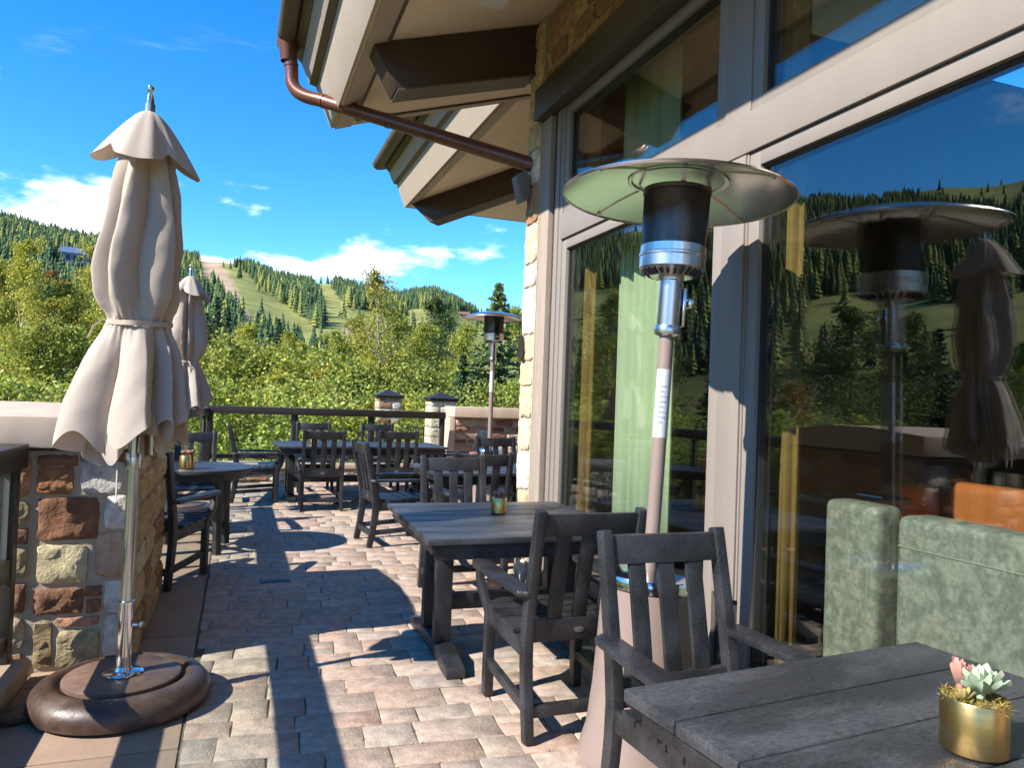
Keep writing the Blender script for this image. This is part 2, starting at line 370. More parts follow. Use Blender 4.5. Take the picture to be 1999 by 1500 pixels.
azs = np.concatenate([np.arange(-180, -75, 3.0), np.arange(-75, 45, 0.36), np.arange(45, 180.1, 3.0)])
rs = np.concatenate([np.linspace(0.5, 60, 16), np.linspace(66, 640, 116), np.linspace(670, 1500, 14)])
A, Rr = np.meshgrid(np.radians(azs), rs, indexing='ij'); TX = Rr*np.sin(A); TY = Rr*np.cos(A); TZ = ground_z(TX, TY)
gk = ground_kind(TX, TY, TZ)
nse = vnoise(TX/13, TY/17, 6)[..., None]
cols = np.where(gk[..., None] == 1, np.array([.26, .265, .085])*(1+.22*nse), np.where(gk[..., None] == 2, np.array([.44, .31, .20])*(1+.15*nse), np.array([.13, .14, .05])*(1+.3*nse)))
na, nr = A.shape; idx = np.arange(na*nr).reshape(na, nr)
quads = np.stack([idx[:-1, :-1], idx[:-1, 1:], idx[1:, 1:], idx[1:, :-1]], -1).reshape(-1, 4)
me = bpy.data.meshes.new('hillside'); me.from_pydata(np.stack([TX, TY, TZ], -1).reshape(-1, 3).tolist(), [], quads[:, ::-1].tolist())
at = me.color_attributes.new('Col', 'FLOAT_COLOR', 'POINT'); at.data.foreach_set('color', np.concatenate([np.clip(cols, 0, 1).reshape(-1, 3), np.ones((na*nr, 1))], 1).astype(np.float32).ravel())
me.shade_smooth()
hill = link_mesh('hillside', me, m_terrain); tag(hill, kind='structure')

# ------------------------------------------------------------------ stones and pavers
STONE_COLS = [(.20, .095, .045), (.26, .14, .07), (.40, .30, .19), (.46, .40, .32), (.36, .26, .15), (.15, .075, .04), (.42, .34, .22), (.50, .47, .42), (.33, .20, .12), (.30, .24, .13)]
def stone(parent, O, U, V, N, u0, u1, v0, v1, col, proud=0.022, rough=0.012, seed=0, name='stone'):
    r = random.Random(seed); O, U, V, N = Vector(O), Vector(U), Vector(V), Vector(N)
    w, h = u1-u0, v1-v0; nu = max(4, min(9, int(w/0.035)+3)); nv = max(4, min(9, int(h/0.035)+3))
    vs = []; cs = []
    cut = [(r.uniform(0, .16), r.uniform(0, .16)) for _ in range(4)]
    for j in range(nv+1):
        for i in range(nu+1):
            a, b = i/nu, j/nv; ring = min(i, j, nu-i, nv-j)
            e = 0.010/max(w, 1e-3); f = 0.010/max(h, 1e-3)
            if ring >= 1:
                a2 = e+(1-2*e)*((i-1)/(nu-2) if nu > 2 else .5); b2 = f+(1-2*f)*((j-1)/(nv-2) if nv > 2 else .5)
            else: a2, b2 = a, b
            # chipped corners
            for q, (ca, cb) in enumerate(((0, 0), (1, 0), (1, 1), (0, 1))):
                da = abs(a2-ca); db = abs(b2-cb); k = max(0, 1-(da+db)*4)
                a2 += (0.5-ca)*2*cut[q][0]*k*.5; b2 += (0.5-cb)*2*cut[q][1]*k*.5
            jit = 0.006 if ring < 2 else 0.010
            u = u0+a2*w+r.uniform(-jit, jit)*(ring > 0); v = v0+b2*h+r.uniform(-jit, jit)*(ring > 0)
            hh = -0.012 if ring == 0 else (proud*0.75+r.uniform(-.004, .004) if ring == 1 else proud+r.uniform(-rough, rough*1.3))
            vs.append(O+U*u+V*v+N*hh); s_ = 1.3+r.uniform(-.18, .18); cs.append(tuple(min(.85, x*s_+.01) for x in col))
    fs = [(j*(nu+1)+i, j*(nu+1)+i+1, (j+1)*(nu+1)+i+1, (j+1)*(nu+1)+i) for j in range(nv) for i in range(nu)]
    if U.cross(V).dot(N) < 0: fs = [f[::-1] for f in fs]
    mb = MB(); mb.v = [tuple(p) for p in vs]; mb.f = fs; mb.c = cs
    me = mb.mesh('stone', smooth=55)
    return link_mesh(name, me, m_stone, parent)
def stone_field(parent, O, U, V, N, width, height, seed, hrow=(.09, .20), wst=(.13, .36), gap=0.018, cols=STONE_COLS, proud=.022, rough=.012):
    r = random.Random(seed); v = 0.006
    while v < height-0.03:
        hgt = r.uniform(*hrow)
        if height-(v+hgt) < 0.07: hgt = height-v-0.004
        u = 0.004
        while u < width-0.02:
            wd = r.uniform(*wst)
            if width-(u+wd) < 0.09: wd = width-u-0.004
            if hgt > 0.15 and wd < .26 and r.random() < .35:
                k = r.uniform(.4, .6)
                stone(parent, O, U, V, N, u, u+wd-gap, v, v+hgt*k-gap, r.choice(cols), proud, rough, r.random())
                stone(parent, O, U, V, N, u, u+wd-gap, v+hgt*k, v+hgt-gap, r.choice(cols), proud, rough, r.random())
            else: stone(parent, O, U, V, N, u, u+wd-gap, v, v+hgt-gap, r.choice(cols), proud, rough, r.random())
            u += wd
        v += hgt

# patio: sand bed with tumbled pavers laid in rows
floor = MB().box(-0.16, 6.6, -1.2, 12.35, -0.5, -0.0065).build('patio_floor', m_joint); tag(floor, kind='structure')
PAV = [(.42, .30, .222), (.435, .292, .218), (.40, .31, .24), (.375, .31, .25), (.44, .335, .255), (.425, .29, .22), (.36, .30, .25), (.45, .35, .27)]
pavers = []; rp = random.Random(11); y = -0.6; PROT = rad(-4.5); PC, PS = math.cos(PROT), math.sin(PROT)
def prot(x, y): return x*PC-(y-4)*PS, 4+x*PS+(y-4)*PC
while y < 13.2:
    d = rp.choice((.155, .18, .18, .21)); x = -1.4+rp.uniform(0, .4)
    while x < 6:
        w = rp.choice((.16, .22, .26, .32, .37))
        if d > .17 and w < .25 and rp.random() < .15:
            h1 = d*rp.uniform(.42, .58); cand = [(x, x+w, y, y+h1), (x, x+w, y+h1, y+d)]
        else: cand = [(x, x+w, y, y+d)]
        for p in cand:
            q = [prot(a, b) for a in p[:2] for b in p[2:]]; xm = max(a for a, b in q); xc = sum(a for a, b in q)/4; yc = sum(b for a, b in q)/4
            if xm > -.152+.05 and xc < (2.3 if yc < 5.75 else 5.5) and .3 < yc < 12.28: pavers.append(p)
        x += w
    y += d
def paver_geo(mb, x0, x1, y0, y1, seed):
    r = random.Random(seed); g = 0.0022; x0 += g; x1 -= g; y0 += g; y1 -= g; ch = 0.004
    n = 3 if x1-x0 > .25 else 2
    ring = [(x0+(x1-x0)*i/n, y0) for i in range(n)]+[(x1, y0), (x1, (y0+y1)/2)]+[(x1-(x1-x0)*i/n, y1) for i in range(n)]+[(x0, y1), (x0, (y0+y1)/2)]
    ring = [(a+r.uniform(-.0045, .0045), b+r.uniform(-.0045, .0045)) for a, b in ring]; k = len(ring)
    cx, cy = (x0+x1)/2, (y0+y1)/2; top = r.uniform(-.0018, .0018); tx, ty = r.uniform(-.003, .003), r.uniform(-.004, .004)
    vs = [(a, b, -0.03) for a, b in ring]+[(a, b, top-0.0035+tx*(a-cx)+ty*(b-cy)) for a, b in ring]
    inn = []
    for a, b in ring:
        dx, dy = cx-a, cy-b; l = math.hypot(dx, dy); q = ch*r.uniform(.8, 1.7)
        inn.append((a+dx/l*q, b+dy/l*q, top+tx*(a-cx)+ty*(b-cy)+r.uniform(-.0015, .0015)))
    vs += inn+[(cx, cy, top+r.uniform(-.002, .002))]
    fs = [(i, (i+1) % k, k+(i+1) % k, k+i) for i in range(k)]+[(k+i, k+(i+1) % k, 2*k+(i+1) % k, 2*k+i) for i in range(k)]+[(2*k+i, 2*k+(i+1) % k, 3*k) for i in range(k)]
    base = r.choice(PAV); s_ = r.uniform(.90, 1.12); col = tuple(q*s_ for q in base)
    mb.cur = col; vs = [(max(prot(a, b)[0], -.152), min(prot(a, b)[1], 12.34), z) for a, b, z in vs]; mb.add(vs, fs)
def psize(p):
    pq = prot((p[0]+p[1])/2, (p[2]+p[3])/2); cxp, cyp, w = proj((*pq, 0)); 
    if not (-60 < cxp < PW+60 and cyp < PH+90): return 0
    return (p[1]-p[0])*(p[3]-p[2])/max(w, .5)**3
pavers.sort(key=psize, reverse=True)
pavers = [p for p in pavers if psize(p) > 0]+[p for p in pavers if psize(p) <= 0]
for i, p in enumerate(pavers[:300]):
    mb = MB(); paver_geo(mb, *p, i); mb.build('paver', m_paver, floor, smooth=50)
mb = MB()
for i, p in enumerate(pavers[300:]): paver_geo(mb, *p, 1000+i)
tag(mb.build('paver_field', m_paver, floor, smooth=50), kind='stuff')
# moss tufts growing in the joints
mb = MB(); rm = random.Random(5)
for i in range(46):
    cx, cy = rm.uniform(.15, 1.25), rm.uniform(2.4, 4.6)
    q = min(pavers, key=lambda p: abs(p[0]-cx)+abs(p[2]-cy)); cx, cy = prot(*((q[0]+rm.uniform(-.004, .004), rm.uniform(q[2], q[3])) if rm.random() < .5 else (rm.uniform(q[0], q[1]), q[2]+rm.uniform(-.004, .004))))
    for k in range(12):
        a = rm.uniform(0, 6.28); d = rm.uniform(0, .014); l = rm.uniform(.006, .013); bx, by = cx+d*math.cos(a), cy+d*math.sin(a)
        mb.add([(bx-.003, by, -.012), (bx+.003, by, -.012), (bx+rm.uniform(-.006, .006), by+rm.uniform(-.006, .006), l-.006)], [(0, 1, 2)])
m_jointmoss = mat('joint_moss', (.11, .13, .025), .95, var=.4, vscale=40)
tag(mb.build('moss', m_jointmoss, floor), 'green moss growing in the joints between pavers', kind='stuff')
# smooth edging slabs along the terrace edge
tb = MB().box(-1.75, -0.16, -1.2, 12.9, -0.5, -0.02).build('terrace_edge', m_mortar); tag(tb, kind='structure')
yy = 0.2; re_ = random.Random(3)
while yy < 12.2:
    ln = re_.uniform(.62, .95)
    o = MB().box(-0.90, -0.166, yy+.004, min(yy+ln, 12.25)-.004, -0.05, -0.004).build('edging_slab', m_slab, tb, bevel=.004); yy += ln
# drain grate
dr = thing('floor_drain', 'small rectangular slotted metal drain grate set in the pavers', 'drain', (0.32, 5.91, 0.004), rad(4))
MB().box(-.11, .11, -.055, .055, -.004, .002).build('frame', m_framedark, dr)
for k in range(9): MB().box(-.095+k*.0225, -.095+k*.0225+.010, -.045, .045, .002, .008).build('bar', m_drain, dr, bevel=.001)

# ------------------------------------------------------------------ stone pillar wall with coping
pw = thing('stone_pillar_wall', 'stone pillar wall with sandstone coping behind the big closed umbrella', 'wall', (-1.0, 4.9, 0))
def rel(o, root): o.parent = root; o.matrix_parent_inverse = Matrix.Translation(-Vector(root.location)) ; return o
PX0, PX1, PY0, PY1 = -1.7, -0.46, 4.29, 5.66
class Anchor: pass
def at_root(root):       # builds children in world coordinates under a translated (unrotated) root
    e = root
    return e
core = rel(MB().box(PX0, PX1, PY0, PY1, -.1, 1.10).build('core', m_mortar), pw)
Z1 = lambda zx, zy: ony(zx/2.083, 780+zy/2.083, PY0)
SP = [(150, 230, 315, 270, (.19, .085, .04)), (150, 278, 300, 385, (.25, .115, .05)), (325, 255, 520, 380, (.44, .41, .37)), (150, 400, 405, 575, (.17, .075, .035)),
      (425, 390, 540, 525, (.52, .49, .44)), (145, 590, 360, 750, (.43, .37, .22)), (385, 540, 540, 725, (.38, .25, .17)), (135, 765, 340, 878, (.16, .075, .04)),
      (345, 757, 415, 802, (.20, .095, .05)), (350, 810, 408, 868, (.23, .11, .055)), (230, 882, 402, 925, (.34, .18, .11)), (422, 738, 535, 868, (.50, .47, .41)),
      (415, 876, 530, 1070, (.42, .39, .33)), (130, 905, 216, 1100, (.23, .16, .08)), (226, 934, 405, 1095, (.30, .24, .13)), (325, 222, 540, 250, (.22, .13, .07))]
rel_stones = []
for i, (x0, y0, x1, y1, col) in enumerate(SP):
    a = Z1(x0-7, y1+7); b = Z1(x1+7, y0-7)
    o = stone(None, (0, PY0, 0), (1, 0, 0), (0, 0, 1), (0, -1, 0), a[0], min(b[0], PX1-.004), max(a[2], .01), min(b[2], 1.09), col, .014, .012 if col[0] < .3 else .006, i); rel(o, pw)
def field_on(root, *a, **k):
    n0 = set(o.name for o in bpy.data.objects); stone_field(None, *a, **k)
    for o in list(bpy.data.objects):
        if o.name not in n0: rel(o, root)
field_on(pw, (PX0, PY0, 0), (1, 0, 0), (0, 0, 1), (0, -1, 0), Z1(124, 700)[0]-PX0+.004, 1.09, 21, gap=.012)
field_on(pw, (PX1, PY0, 0), (0, 1, 0), (0, 0, 1), (1, 0, 0), PY1-PY0, 1.09, 22, hrow=(.13, .27), wst=(.22, .5), gap=.012, proud=.018, rough=.009, cols=[(.36, .24, .12), (.42, .30, .16), (.30, .17, .08), (.44, .36, .24), (.25, .13, .06)])
# coping: front block in two lengths with a thin near-black strip coloured as its shadow below
for (a, b) in ((PX0-.06, -.415),):
    ym = (PY0+PY1)/2
    rel(MB().prism([(PY0-.075, 1.118), (PY1+.07, 1.118), (PY1+.07, 1.268), (ym+.2, 1.322), (ym-.2, 1.322), (PY0-.075, 1.272)], 'x', a, b).build('coping', m_cap, bevel=.006), pw)
rel(MB().box(PX0-.02, PX1+.02, PY0-.02, PY1+.02, 1.10, 1.119).build('coping_shadow_strip', m_framedark), pw)
# hook with a thin cord on the face of the pillar
p0 = ony(229, 914, PY0-.03)
rel(MB().tube([p0, p0+np.array([.001, 0, -.16])], .004, 6).build('wall_cable', m_white2), pw)

# ------------------------------------------------------------------ railings
def railing(name, label, A, B, z0, ztop, posts, mid=None, rail_w=.12, rail_h=.115, group=None, zbot=None):
    A, B = Vector((*A, 0)), Vector((*B, 0)); t = (B-A); Ln = t.length; ang = math.atan2(t.y, t.x)
    r = thing(name, label, 'railing', A, ang, group)
    MB().box(0, Ln, -rail_w/2, rail_w/2, ztop-rail_h, ztop).build('top_rail', m_rail, r, bevel=.006)
    zb = zbot if zbot is not None else z0+.10
    MB().box(.03, Ln-.03, -.025, .025, zb, zb+.07).build('bottom_rail', m_rail, r, bevel=.003)
    if mid: MB().box(.03, Ln-.03, -.028, .028, mid-.09, mid).build('middle_rail', m_rail, r, bevel=.003)
    glo = mid if mid else zb+.07
    for p in posts: MB().box(p-.035, p+.035, -.035, .035, z0, ztop-rail_h+.002).build('post', m_rail, r, bevel=.004)
    for a, b in zip(posts[:-1], posts[1:]):
        MB().box(a+.045, b-.045, -.004, .004, glo+.002, ztop-rail_h-.002).build('glass_panel', m_railglass, r)
        for q in (a+.036, b-.056):
            MB().box(q, q+.02, -.012, .012, glo+.002, ztop-rail_h-.002).build('glazing_bead', m_greybox, r)
    return r
# ledge below the near railing
lg = thing('terrace_kerb', 'low stone kerb under the glass railing beside the umbrella base', 'kerb', (-1.15, 2.3, 0))
for (a, b) in ((.3, 1.32), (1.326, 2.4), (2.406, 3.4), (3.406, 4.2)): rel(MB().box(-1.5, -0.895, a, b, 0.0, .102).build('kerb_stone', m_ledge, bevel=.008), lg)
railing('glass_railing', 'dark metal glass railing between the pillar wall and the camera side', (-1.0, 4.20), (-1.0, 0.3), .102, 1.14, [.05, 1.9, 3.85], mid=.60, zbot=.16)
railing('glass_railing', 'dark metal side railing behind the round table', (-1.0, 5.72), (-1.0, 9.3), 0.0, 1.14, [.05, 1.2, 2.4, 3.53])
railing('glass_railing', 'dark metal side railing behind the smaller closed umbrella', (-1.0, 9.36), (-0.46, 12.38), 0.0, 1.14, [.05, 1.5, 2.98])
railing('glass_railing', 'long dark metal railing at the end of the terrace facing the mountain', (-0.44, 12.42), (3.36, 12.42), .29, 1.18, [.04, 1.31, 2.54, 3.76], rail_w=.14, rail_h=.115, zbot=.36)
kb = thing('low_terrace_wall', 'low stone wall carrying the end railing', 'wall', (1.5, 12.5, 0))
rel(MB().box(-.6, 3.46, 12.36, 12.72, -.1, .21).build('core', m_mortar), kb)
field_on(kb, (-.6, 12.36, 0), (1, 0, 0), (0, 0, 1), (0, -1, 0), 4.06, .21, 31, hrow=(.09, .12), wst=(.2, .4))
rel(MB().box(-.64, 3.47, 12.31, 12.76, .212, .29).build('coping', m_cap, bevel=.006), kb)
fw = thing('stone_end_wall', 'stone wall with pale sandstone coping behind the far patio heater', 'wall', (5, 13, 0))
rel(MB().box(3.60, 6.6, 12.62, 13.1, -.1, 1.10).build('core', m_mortar), fw)
field_on(fw, (3.60, 12.62, 0), (1, 0, 0), (0, 0, 1), (0, -1, 0), 2.2, 1.09, 33, wst=(.18, .4), cols=[(.17, .075, .05), (.22, .10, .06), (.36, .28, .2), (.30, .2, .12)])
rel(MB().box(3.56, 6.65, 12.5, 13.2, 1.102, 1.28).build('coping', m_cap, bevel=.006), fw)
rel(MB().box(3.50, 3.598, 12.60, 13.1, -.1, 1.09).build('end_face', m_cap, bevel=.004), fw)

# lower path beyond the end railing: lamp pillars and bar fence
lp = MB().box(1.5, 9, 13.3, 24, -1.2, -.45).build('lower_path', m_concrete); tag(lp, kind='structure')
def lamp_pillar(px, Y, ztop, label, pale):
    p = ony(px, 800, Y); r = thing('stone_gate_pillar', label, 'pillar', (p[0], Y, -.45))
    MB().box(-.26, .26, -.26, .26, 0, ztop+.45-.14).build('shaft', m_mortar, r)
    r_ = random.Random(px)
    cl = [(.48, .40, .30), (.52, .46, .36), (.44, .36, .27)] if pale else STONE_COLS
    z = 0.02
    while z < ztop+.45-.22:
        h = r_.uniform(.16, .26); sp = r_.uniform(.18, .34)
        for a, b in ((0, sp), (sp, .52)): 
            stone(r, (-.26, -.26, 0), (1, 0, 0), (0, 0, 1), (0, -1, 0), a, b-.015, z, min(z+h, ztop+.31)-.015, r_.choice(cl), .015, .008, r_.random())
            stone(r, (-.26, .26, 0), (0, -1, 0), (0, 0, 1), (-1, 0, 0), a, b-.015, z, min(z+h, ztop+.31)-.015, r_.choice(cl), .015, .008, r_.random())
        z += h
    MB().box(-.31, .31, -.31, .31, ztop+.31, ztop+.36).build('cap_plate', m_rail, r)
    MB().add([(-.33, -.33, ztop+.362), (.33, -.33, ztop+.362), (.33, .33, ztop+.362), (-.33, .33, ztop+.362), (0, 0, ztop+.50)], [(0, 1, 4), (1, 2, 4), (2, 3, 4), (3, 0, 4), (3, 2, 1, 0)]).build('metal_cap', m_rail, r)
    return r
lamp_pillar(757, 17.5, 1.52, 'brown stone gate pillar with dark metal cap beyond the end railing', False)
lamp_pillar(860, 15.5, 1.50, 'pale stone gate pillar with dark metal cap beside the end wall', True)
ff = thing('bar_fence', 'thin dark bar fence between the two gate pillars', 'fence', (3.8, 17, -.45))
fa = ony(775, 800, 17.6); fb = ony(855, 800, 15.9); fa[2] = -.45; fb[2] = -.45
for k in range(17):
    q = fa+(fb-fa)*k/16
    rel(MB().box(q[0]-.008, q[0]+.008, q[1]-.008, q[1]+.008, -.40, .74).build('bar', m_rail), ff)
for z in (-.34, .72): rel(MB().bar((fa[0], fa[1], z), (fb[0], fb[1], z), .03, .04).build('fence_rail', m_rail), ff)

# ------------------------------------------------------------------ restaurant building
bld = thing('restaurant_building', 'stone and timber restaurant with tall windows and deep overhanging eaves', 'building', (2.2, 3.0, 0))
B = lambda o: rel(o, bld)
FX = 2.20; IX = FX-2.5
def sub(o, part):      # child of a part that itself sits in world coordinates under the building
    o.parent = part; o.matrix_parent_inverse = Matrix.Translation(-Vector(bld.location)).inverted() @ Matrix.Translation(-Vector(bld.location)); return o
YM0, YM1, YL, YN = 2.80, 3.13, 5.03, 0.60; ZT0, ZT1, ZH0, ZH1 = 2.638, 2.83, 3.64, 3.89
# mullion (upright) with cladding strips
mu = B(MB().box(FX, FX+.14, YM0+.075, YM1-.06, .545, ZH0).build('mullion', m_frame, bevel=.004))
B(MB().box(FX-.012, FX+.0, YM0+.085, YM0+.20, .545, ZT0-.008).build('mullion_strip', m_frame, bevel=.003))
B(MB().box(FX+.03, FX+.14, YM0+.02, YM1-.02, .0, .542).build('mullion_base', m_framedark))
B(MB().box(FX+.0, FX+.14, -.3, YN-.05, 0, ZH0).build('mullion', m_frame, bevel=.004))
B(MB().box(FX+.0, FX+.13, YL, YL+.06, .0, ZH0).build('jamb', m_frame, bevel=.003))
# transom
tr_ = B(MB().box(FX-.012, FX+.14, -.3, YL-.002, ZT0, ZT1).build('transom', m_frame, bevel=.004))
def window(y0, y1, z0, z1, fw_=.075, top=.07, bot=.10):
    f = MB(); x0, x1 = FX+.006, FX+.11
    f.box(x0, x1, y0, y0+fw_, z0, z1); f.box(x0, x1, y1-fw_, y1, z0, z1); f.box(x0, x1, y0+fw_, y1-fw_, z1-top, z1); f.box(x0, x1, y0+fw_, y1-fw_, z0, z0+bot)
    w = B(f.build('window', m_frame, bevel=.003))
    g = MB(); a, b, cc, d = y0+fw_, y1-fw_, z0+bot, z1-top; t = .012
    g.box(FX+.030, FX+.085, a, a+t, cc, d); g.box(FX+.030, FX+.085, b-t, b, cc, d); g.box(FX+.030, FX+.085, a+t, b-t, d-t, d); g.box(FX+.030, FX+.085, a+t, b-t, cc, cc+t)
    k = g.build('gasket', m_framedark); k.parent = w
    for x in (FX+.040, FX+.064):
        p = MB().box(x, x+.004, a+.001, b-.001, cc+.001, d-.001).build('pane', m_glass); p.parent = w
    return w
window(YM1-.058, YL-.002, .17, ZT0-.005)
window(YN-.04, YM0+.073, .17, ZT0-.005)
window(YM1-.058, YL-.002, ZT1+.004, ZH0, bot=.06)
window(YN-.04, YM0+.073, ZT1+.004, ZH0, bot=.06)
B(MB().box(FX-.03, FX+.14, -.3, YL+.05, -.02, .168).build('sill', m_framedark))
B(MB().box(FX-.10, FX+.16, -.3, 5.43, ZH0+.003, ZH1).build('header_beam', m_header, bevel=.008))
# band of stone between header and soffit
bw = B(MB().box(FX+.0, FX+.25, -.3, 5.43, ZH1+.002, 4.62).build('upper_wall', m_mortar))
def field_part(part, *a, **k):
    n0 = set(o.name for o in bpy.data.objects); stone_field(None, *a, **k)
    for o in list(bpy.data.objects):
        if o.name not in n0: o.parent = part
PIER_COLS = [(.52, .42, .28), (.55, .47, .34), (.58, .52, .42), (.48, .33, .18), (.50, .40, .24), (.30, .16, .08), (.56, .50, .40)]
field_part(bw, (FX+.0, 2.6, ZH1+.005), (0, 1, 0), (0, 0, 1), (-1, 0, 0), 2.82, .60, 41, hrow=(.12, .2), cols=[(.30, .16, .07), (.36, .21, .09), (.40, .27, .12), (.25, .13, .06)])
# jamb trims
B(MB().box(FX-.01, FX+.14, YL+.062, YL+.125, .0, ZH0).build('jamb_trim', m_frame, bevel=.003))
B(MB().box(FX+.01, FX+.14, YL+.126, YL+.20, .0, ZH0).build('rough_trim', m_roughwood))
B(MB().box(FX-.03, FX+.14, YL+.202, 5.415, .0, ZH0).build('trim_board', m_trimwood, bevel=.006))
pr = B(MB().box(2.17, 2.9, 5.42, 5.70, -.1, 4.50).build('stone_pier', m_mortar))
field_part(pr, (2.17, 5.425, 0), (0, 1, 0), (0, 0, 1), (-1, 0, 0), .275, 4.48, 43, hrow=(.17, .40), wst=(.27, .28), gap=.008, cols=PIER_COLS, proud=.016, rough=.006)
field_part(pr, (2.17, 5.70, 0), (1, 0, 0), (0, 0, 1), (0, 1, 0), .72, 4.48, 44, hrow=(.17, .36), wst=(.2, .45), gap=.010, cols=PIER_COLS, proud=.018, rough=.008)
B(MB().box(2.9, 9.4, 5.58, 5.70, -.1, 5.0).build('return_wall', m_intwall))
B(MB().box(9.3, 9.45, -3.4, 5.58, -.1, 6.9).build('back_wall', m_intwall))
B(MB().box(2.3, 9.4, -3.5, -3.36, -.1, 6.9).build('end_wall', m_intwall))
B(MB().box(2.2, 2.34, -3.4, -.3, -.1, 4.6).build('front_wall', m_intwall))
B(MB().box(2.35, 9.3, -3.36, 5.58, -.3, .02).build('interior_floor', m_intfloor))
# main roof: sloping soffit, fascias, gutter
SL = .315; XE, ZE, YE = .748, 4.06, 7.50
sof = lambda x: ZE+SL*(x-XE)
roof = B(MB().prism([(XE+.03, sof(XE+.03)), (9.6, sof(9.6)), (9.6, sof(9.6)+.9), (XE-.29, ZE+.72)], 'y', -3.6, YE-.04).build('roof', m_soffit))
def P_(o): o.parent = roof; return o
def eave_profile(fn_prism, tagname=''):
    """the same mouldings for both roofs, drawn as polygons (offset outwards, height above fascia foot)"""
    return [('fascia', m_fascia, [(0, 0), (.15, .38), (.11, .40), (-.04, .02)]),
            ('recess_shade_strip', m_fasciadark, [(.152, .384), (.215, .40), (.19, .44), (.10, .44)]),  # dark strip coloured for the shade in the recess above the fascia
            ('crown_strip', m_fascia, [(.217, .404), (.30, .585), (.26, .60), (.18, .43)]),
            ('drip_board', m_fasciadark, [(.302, .59), (.37, .66), (.30, .74), (.24, .62)])]
for nm, mt, pl in eave_profile(None):
    P_(MB().prism([(XE-a, ZE+b) for a, b in pl], 'y', -3.6, YE).build(nm, mt, bevel=.003))
P_(MB().prism([(XE+.042, sof(XE)-.006), (XE+.20, sof(XE+.2)-.012), (XE+.20, sof(XE+.2)+.01), (XE+.042, sof(XE)+.02)], 'y', -3.6, YE-.002).build('soffit_border', m_fascia))
P_(MB().prism([(XE+.201, sof(XE+.2)-.020), (XE+.225, sof(XE+.22)-.020), (XE+.225, sof(XE+.22)+.01), (XE+.201, sof(XE+.2)+.01)], 'y', -3.6, YE-.20).build('soffit_bead', m_fasciadark))
P_(MB().prism([(XE+.23, sof(XE+.23)-.012), (3.4, sof(3.4)-.012), (3.4, sof(3.4)+.01), (XE+.23, sof(XE+.23)+.01)], 'y', YE-.16, YE-.04).build('soffit_border', m_fascia))
P_(MB().prism([(XE+.23, sof(XE+.23)-.020), (3.4, sof(3.4)-.020), (3.4, sof(3.4)+.01), (XE+.23, sof(XE+.23)+.01)], 'y', YE-.185, YE-.162).build('soffit_bead', m_fasciadark))
P_(MB().prism([(XE, ZE), (3.6, sof(3.6)), (3.6, sof(3.6)+.9), (XE-.30, ZE+.74)], 'y', YE-.038, YE+.0).build('barge_board', m_fascia))
P_(MB().prism([(XE-.39, ZE+.745), (9.7, sof(9.6)+.95), (9.7, sof(9.6)+1.02), (XE-.45, ZE+.80)], 'y', -3.7, YE+.06).build('shingle_layer', m_shingle))
def gutter(name, A, Bp, r, par):
    A, Bp = Vector(A), Vector(Bp); t = (Bp-A).normalized(); sd = Vector((0, 0, 1)).cross(t); n = 14; vs = []
    for p in (A, Bp):
        for k in range(n+1):
            a = math.pi+math.pi*k/n
            for q in (r, r-.006): vs.append(p+sd*math.cos(a)*q+Vector((0, 0, 1))*math.sin(a)*q)
    m = (n+1)*2; fs = []
    for k in range(n):
        fs += [(2*k, 2*k+2, m+2*k+2, m+2*k), (2*k+1, m+2*k+1, m+2*k+3, 2*k+3)]
        for o_ in (0, m): fs.append((o_+2*k, o_+2*k+1, o_+2*k+3, o_+2*k+2))
    fs += [(0, m, m+1, 1), (2*n, 2*n+1, m+2*n+1, m+2*n)]
    mb = MB().add(vs, fs)
    for p in (A, Bp):       # end caps
        k0 = [tuple(p+sd*math.cos(math.pi+math.pi*k/n)*(r-.001)+Vector((0, 0, 1))*math.sin(math.pi+math.pi*k/n)*(r-.001)) for k in range(n+1)]
        mb.add(k0, [tuple(range(n+1))])
    o = mb.build(name, m_fasciadark, smooth=50); o.parent = par
    ln = (Bp-A).length; k = .25
    while k < ln and k < 7:
        c0 = Bp-t*k; cs_ = MB().tube([c0-t*.012, c0+t*.012], r+.006, 20, cap=False).build('gutter_joint', m_fasciadark, smooth=50); cs_.parent = par; k += 1.1
    return o
gutter('gutter', (.30, -3.6, 4.81), (.30, YE-.02, 4.81), .095, roof)
B(MB().prism([(2.3, sof(2.3)-.004), (2.3, 4.138), (1.027, 3.767), (.843, sof(.843)-.004)], 'y', 5.577, 5.81).build('rafter', m_rafter, bevel=.008))
B(MB().prism([(1.04, 3.752), (2.16, 4.078), (2.16, 4.096), (1.04, 3.769)], 'y', 5.565, 5.822).build('rafter_bounce_strip', m_fasciadark))  # lighter brown strip standing in for bounced light on the rafter's underside
# recessed soffit lamp housing
d = ray(966, -4); tt = (sof(0)-EYE)/(d[2]-SL*d[0]); q = CC+d*tt
B(MB().box(q[0]-.09, q[0]+.09, q[1]-.09, q[1]+.09, q[2]-.03, q[2]+.04).build('soffit_lamp', m_white2, bevel=.006))
